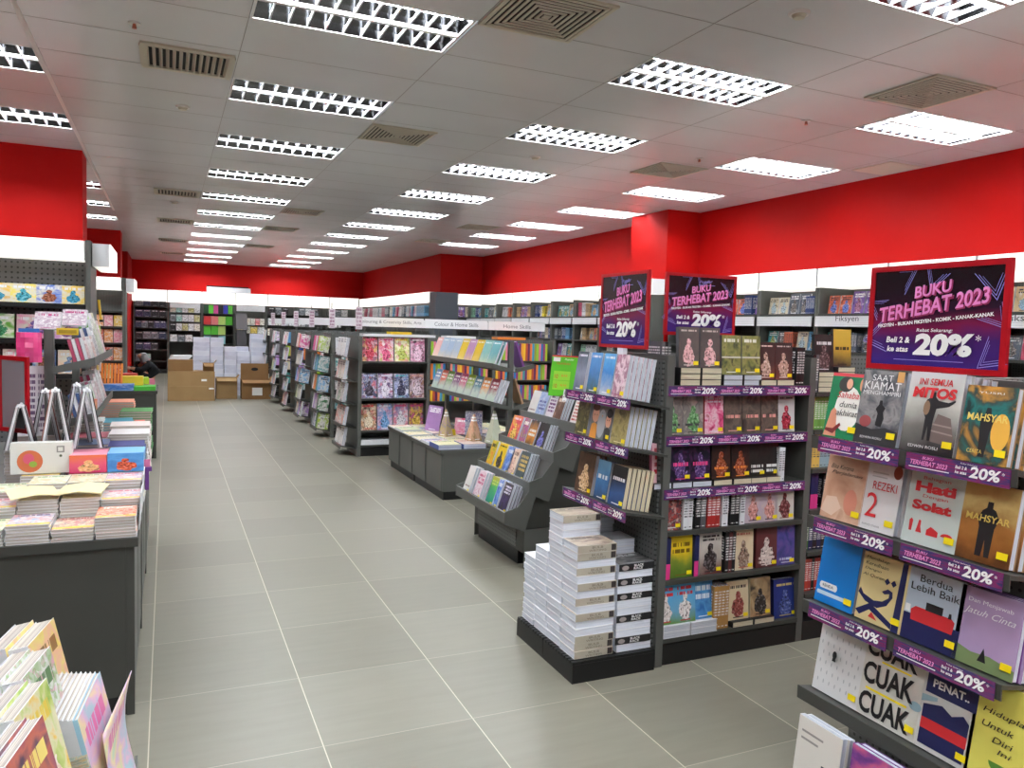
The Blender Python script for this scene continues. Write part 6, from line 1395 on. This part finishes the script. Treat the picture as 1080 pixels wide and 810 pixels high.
for k, z in enumerate((1.70, 1.35, 1.0)):
    for j, (x, w) in enumerate(PX[k]):
        d, c = PBX[k][j]
        a = art('pegbox_%d_%d' % (k, j), [c, (240, 236, 220), tuple(min(255, u + 24) for u in c), (244, 240, 226)], 'cloud', 2.2, (250, 250, 250), rows=1, fig=(tuple(int(u * .8) for u in c[::-1])))
        put('boxed_game', solid_mesh(a, w, (.185, .235, .24)[k], .06, S('pegs_%d_%d' % (k, j), c), 'boxed_game'), (x, 8.93, z + .0005), (R(-5), 0, 0), '%s boxed game on the %s shelf of the left pegboard unit' % (d, ['upper', 'middle', 'lower'][k]), 'game')
# ------------------------------------------------------------------ second pier unit, farther away
p2 = thing('pegboard_unit', (-1.4, 17.1, 0), 'grey shelving unit in front of the second left red pier, with yellow and pink packs', 'shelving')
MB().box(-2.6, -.80, 17.3, 17.68, 0, 2.13, PEG).build('back_panel', p2); MB().box(-.799, -.74, 16.95, 17.68, 0, 2.37, STEEL).build('end_panel', p2)
for z in (1.72, 1.42, 1.1, .75, .4): MB().box(-2.6, -.80, 17.0, 17.299, z - .03, z, STEELD).build('shelf', p2)
fascia('f', 'lit white fascia box over the second left shelving unit', 'x', -2.6, -.81, 16.95, 17.66, 2.14, 2.37, 2.0); fascia('f', 'short lit white fascia box on the aisle side of the second left pier', 'y', 17.0, 18.2, -.58, -.735, 2.10, 2.36, 1.2)
for k, z in enumerate((1.42, 1.1, .75, .4)):
    for j in range(5):
        q = (k + j) % 5; c = [(240, 200, 60), (230, 140, 160), (236, 160, 90), (220, 90, 70), (200, 210, 120)][q]; d = ['yellow', 'pink', 'orange', 'red', 'lime'][q]
        put('notepad_pack', solid_mesh(art('notepad_' + d, [c, (240, 230, 220), c, c], 'blob', 4, (250, 250, 250), rows=0), .15, (.22, .26, .26, .26)[k], .05, S('np_' + d, c), 'notepad_pack'), (-.88 - j * .165, 17.06, z + .0005), (0, 0, 0), '%s notepad pack, %s from the aisle, shelf %s of second pier unit' % (d, ORD[j], ORD[k]), 'stationery')
cr = thing('card_spinner', (-.93, 11.6, 0), 'tall black spinner of yellow and white cards between the two left piers', 'rack')
MB().tube((-.93, 11.6, 0), (-.93, 11.6, .04), .25, BLACK, 20).build('base', cr); MB().tube((-.93, 11.6, .04), (-.93, 11.6, 1.85), .02, BLACK, 10).build('pole', cr)
for k in range(4):
    for s, (dx, dy, rz) in enumerate(((0, -.14, 0), (.14, 0, R(90)), (-.14, 0, R(-90)))):
        MB().box(-.93 + dx - .1, -.93 + dx + .1, 11.6 + dy - .02, 11.6 + dy + .02, .5 + k * .34, .53 + k * .34, BLACK).build('pocket', cr) if rz == 0 else MB().box(-.93 + dx - .02, -.93 + dx + .02, 11.5, 11.7, .5 + k * .34, .53 + k * .34, BLACK).build('pocket', cr)
        d = ['yellow', 'orange', 'white', 'lime'][(k + s) % 4]; c = {'yellow': S_YELL, 'orange': S_ORANGE, 'white': S_WHITE, 'lime': S_LIME}[d]
        put('greeting_card', solid_mesh(c, .15, .26, .02, c, 'greeting_card'), (-.93 + dx * 1.0 + (0 if rz == 0 else math.copysign(.0, dx)), 11.6 + dy - (.01 if rz == 0 else 0), .5305 + k * .34), (R(-5), 0, rz), '%s greeting card on the %s face, tier %s of the black spinner' % (d, ['camera', 'aisle', 'wall'][s], ORD[k]), 'card')

# ------------------------------------------------------------------ stepped stand in the bottom corner
ns = thing('stepped_stand', (-.35, 1.45, 0), 'dark grey stepped stand in the lower corner nearest the camera, holding wrapped picture books', 'display stand')
MB().box(-.75, -.17, 1.0, 1.86, 0, .734, STEELD).build('body', ns); MB().box(-.169, -.06, 1.0, 1.86, 0, .56, STEELD).build('step', ns)
MB().box(-.176, -.17, 1.0, 1.86, .7345, .745, STEEL).build('lip', ns); MB().box(-.066, -.06, 1.0, 1.86, .5605, .59, STEEL).build('lip', ns)
wa = [art('yellow bunny', [(236, 214, 90), (240, 190, 160), (236, 220, 120), (214, 150, 130)], 'cloud', 4, (150, 110, 60), rows=1), art('spring', [(220, 226, 210), (236, 232, 236), (150, 190, 120), (226, 170, 190)], 'blob', 7, (90, 130, 80), rows=1), art('green rabbit', [(150, 190, 80), (200, 216, 120), (230, 226, 190), (236, 200, 60)], 'cloud', 5, (236, 210, 70), fig=(236, 214, 200), rows=1), art('plum', [(140, 70, 110), (200, 110, 90), (80, 60, 90)], 'cloud', 4, (240, 220, 120), rows=1)]
for i, (yc, k, n, t, d) in enumerate(((1.70, 0, 2, .034, 'yellow and peach'), (1.545, 1, 2, .03, 'white flowered'), (1.40, 2, 2, .026, 'green rabbit'), (1.26, 3, 2, .02, 'plum'))):
    for s in range(n):
        me = book_mesh(wa[k], .145, .225, t, S_WHITE, GREYP)
        stand('picture_book', me, -.162 + .012 * (i - 1) - s * (t + .002), yc, .735, R(80), R(13), '%s thick picture book%s, %s from far end, corner stand' % (d, '' if s == 0 else ' behind its twin', ORD[i]), 'picture book', None, i in (1, 2) and s == 0, .145)
b3 = art('pastel fairy', [(170, 206, 220), (226, 190, 220), (240, 220, 170), (190, 220, 190)], 'cloud', 4, (220, 110, 170), rows=1)
for s in range(10):
    me = book_mesh(b3 if s == 0 else S_WHITE, .2, .275, .0085, S_WHITE if s else S('paleblue2', (160, 200, 220)), GREYP)
    stand('picture_book', me, -.072 - s * .0085, 1.60 + s * .003, .5915, R(84), R(13), 'thin white-edged picture book in the banded bundle, %s from the front' % ORD[s], 'picture book')
# loose cover curling up at the front of the bundle
N = 12
def curl(i, j):
    v = j / (N - 1); u = i / (N - 1)
    bend = max(0, v - .45) ** 2 * .10 * (0.2 + u)
    return (.005 + bend, -.09 + .18 * u, .215 * v + .035 * u * v)
cvm = bpy.data.meshes.new('loose_cover')
cvm.from_pydata([curl(i, j) for j in range(N) for i in range(N)], [], [(j * N + i, j * N + i + 1, (j + 1) * N + i + 1, (j + 1) * N + i) for j in range(N - 1) for i in range(N - 1)])
ul = cvm.uv_layers.new(name='UVMap')
for lp_ in cvm.loops: ul.data[lp_.index].uv = ((lp_.vertex_index % N) / (N - 1), (lp_.vertex_index // N) / (N - 1))
cvm.polygons.foreach_set('use_smooth', [True] * len(cvm.polygons)); cvm.materials.append(b3)
o = put('picture_book', cvm, (-.064, 1.63, .5925), (0, R(-12), R(-6)), 'pastel picture book with its cover curling up, in front of the white bundle', 'picture book'); sd = o.modifiers.new('thick', 'SOLIDIFY'); sd.thickness = .0012
bd = MB(); 
put('paper_band', MB().box(-.10, .0, -.104, .104, 0, .02, art('band print', [(210, 206, 190), (150, 170, 160), (220, 180, 120)], 'blob', 8, rows=0, foot=False)).mesh('paper_band'), (-.115, 1.6, .775), (0, R(-13), R(-6)), 'patterned paper band around the white bundle on the corner stand', 'band')
# ------------------------------------------------------------------ crouching person at the end of the aisle
def skinned(name, pts, edges, radii, m, parent=None, root=0, sub=2):
    me = bpy.data.meshes.new(name); me.from_pydata(pts, edges, []); o = link(name, me, parent)
    md = o.modifiers.new('skin', 'SKIN'); md.use_smooth_shade = True
    for i, r in enumerate(radii):
        sv = me.skin_vertices[0].data[i]; sv.radius = r if isinstance(r, tuple) else (r, r); sv.use_root = (i == root)
    ss = o.modifiers.new('sub', 'SUBSURF'); ss.levels = sub; ss.render_levels = sub
    me.materials.append(m); return o
SKIN = mat('skin_tone', (196, 146, 118), .5); ROBE = worn('black_robe', (20, 20, 22), (30, 30, 33), 8, .8, spec=.2); SCARF = worn('grey_headscarf', (128, 126, 126), (150, 148, 148), 8, .8, spec=.2)
pr = thing('person', (-.42, 19.7, 0), 'person in a black robe and grey headscarf crouching by the dark stationery shelves', 'person'); pr.rotation_euler = (0, 0, R(20))
# faces -X; pelvis low, knees up, head bent forward
V = [(.10, 0, .20), (.09, 0, .34), (.02, 0, .50), (-.05, 0, .60), (-.09, 0, .66), (-.13, 0, .74), (-.15, 0, .80),
     (.06, -.10, .19), (-.22, -.13, .40), (-.10, -.13, .07), (-.28, -.13, .03), (.06, .10, .19), (-.22, .13, .40), (-.10, .13, .07), (-.28, .13, .03),
     (-.04, -.17, .55), (-.20, -.22, .42), (-.36, -.15, .46), (-.04, .17, .55), (-.20, .22, .42), (-.36, .15, .46),
     (-.41, -.14, .46), (-.41, .14, .46)]
Ed = [(0, 1), (1, 2), (2, 3), (3, 4), (4, 5), (5, 6), (0, 7), (7, 8), (8, 9), (9, 10), (0, 11), (11, 12), (12, 13), (13, 14), (2, 15), (15, 16), (16, 17), (2, 18), (18, 19), (19, 20), (17, 21), (20, 22)]
Rd = [.15, .14, .15, .07, .055, .085, .075, .10, .075, .05, .035, .10, .075, .05, .035, .06, .05, .035, .06, .05, .035, .03, .03]
skinned('body', V, Ed, Rd, SKIN, pr)
for s in (-1, 1):                       # five fingers on each hand
    for k, L in enumerate((.055, .065, .068, .06, .045)):
        y = s * .14 + (-.028 + .014 * k if k else s * -.03); z = .46
        f = [(-.42, y, z), (-.42 - L * .55, y, z - .006), (-.42 - L, y, z - .025)] if k else [(-.405, y, z), (-.42, y - s * .02, z + .004), (-.445, y - s * .026, z)]
        skinned('finger', f, [(0, 1), (1, 2)], [.010, .0085, .007], SKIN, pr, sub=1)
# robe over trunk, arms and legs
VR = [(.13, 0, .16), (.13, 0, .34), (.05, 0, .52), (-.04, 0, .60), (-.08, -.12, .22), (-.22, -.13, .40), (-.08, .12, .22), (-.22, .13, .40), (-.03, -.18, .54), (-.20, -.23, .42), (-.33, -.16, .455), (-.03, .18, .54), (-.20, .23, .42), (-.33, .16, .455), (-.14, -.13, .12), (-.14, .13, .12)]
ER = [(0, 1), (1, 2), (2, 3), (0, 4), (4, 5), (0, 6), (6, 7), (2, 8), (8, 9), (9, 10), (2, 11), (11, 12), (12, 13), (5, 14), (7, 15)]
RR = [.17, .19, .17, .09, .13, .11, .13, .11, .085, .07, .055, .085, .07, .055, .12, .12]
skinned('robe', VR, ER, RR, ROBE, pr)
skinned('headscarf', [(.0, 0, .58), (-.06, 0, .66), (-.095, 0, .745), (-.115, 0, .815)], [(0, 1), (1, 2), (2, 3)], [(.13, .15), (.10, .11), (.105, .10), (.085, .085)], SCARF, pr)
# face: eyes, nose and mouth looking down towards -X
fb = MB()
fb.prism([(-.225, .745), (-.205, .77), (-.205, .735)], -.008, .008, SKIN); fb.build('nose', None) if False else None
def facepart(nm, b): 
    o = link(nm, b.mesh(nm), pr); return o
facepart('nose', fb)
for s in (-1, 1): facepart('eye', MB().tube((-.208, s * .03, .772), (-.214, s * .03, .772), .009, mat('eye_dark', (30, 24, 22), .3), 10))
facepart('mouth', MB().box(-.212, -.207, -.02, .02, .712, .718, mat('lip_tone', (160, 90, 84), .5)))
for s in (-1, 1): facepart('shoe', MB().box(-.34, -.10, s * .13 - .04, s * .13 + .04, .002, .06, mat('shoe_black', (24, 24, 26), .5)))
dups = {k: v for k, v in SEEN.items() if len(v) > 1}
print('DUPLICATE LABELS', len(dups), list(dups.items())[:12])
long_ = [k for k in SEEN if not 4 <= len(k.split()) <= 16]
print('LABEL LENGTH', len(long_), long_[:10]); print('OBJECTS', len(bpy.data.objects), 'LABELLED', len(SEEN))
# repeats share a group named after their kind and their place
import re as _re
from collections import Counter as _C
_kind = lambda o: _re.sub(r'\.\d+$', '', o.name)
_tops = [o for o in bpy.data.objects if o.parent is None and o.get('category')]
_n = _C(_kind(o) for o in _tops)
for o in _tops:
    if o.get('group') or _n[_kind(o)] < 3: continue
    bits = o['label'].split(', ')
    while len(bits) > 1 and (bits[-1].endswith(' up') or bits[-1].endswith(' back') or bits[-1] == 'near stand' and len(bits) > 2): bits.pop()
    tail = bits[-1] if len(bits) > 1 else ''
    nm = _kind(o).replace('_', ' ')
    o['group'] = (nm + ('es' if nm.endswith(('s', 'x')) else 's') + (', ' + tail if tail else ''))[:60]
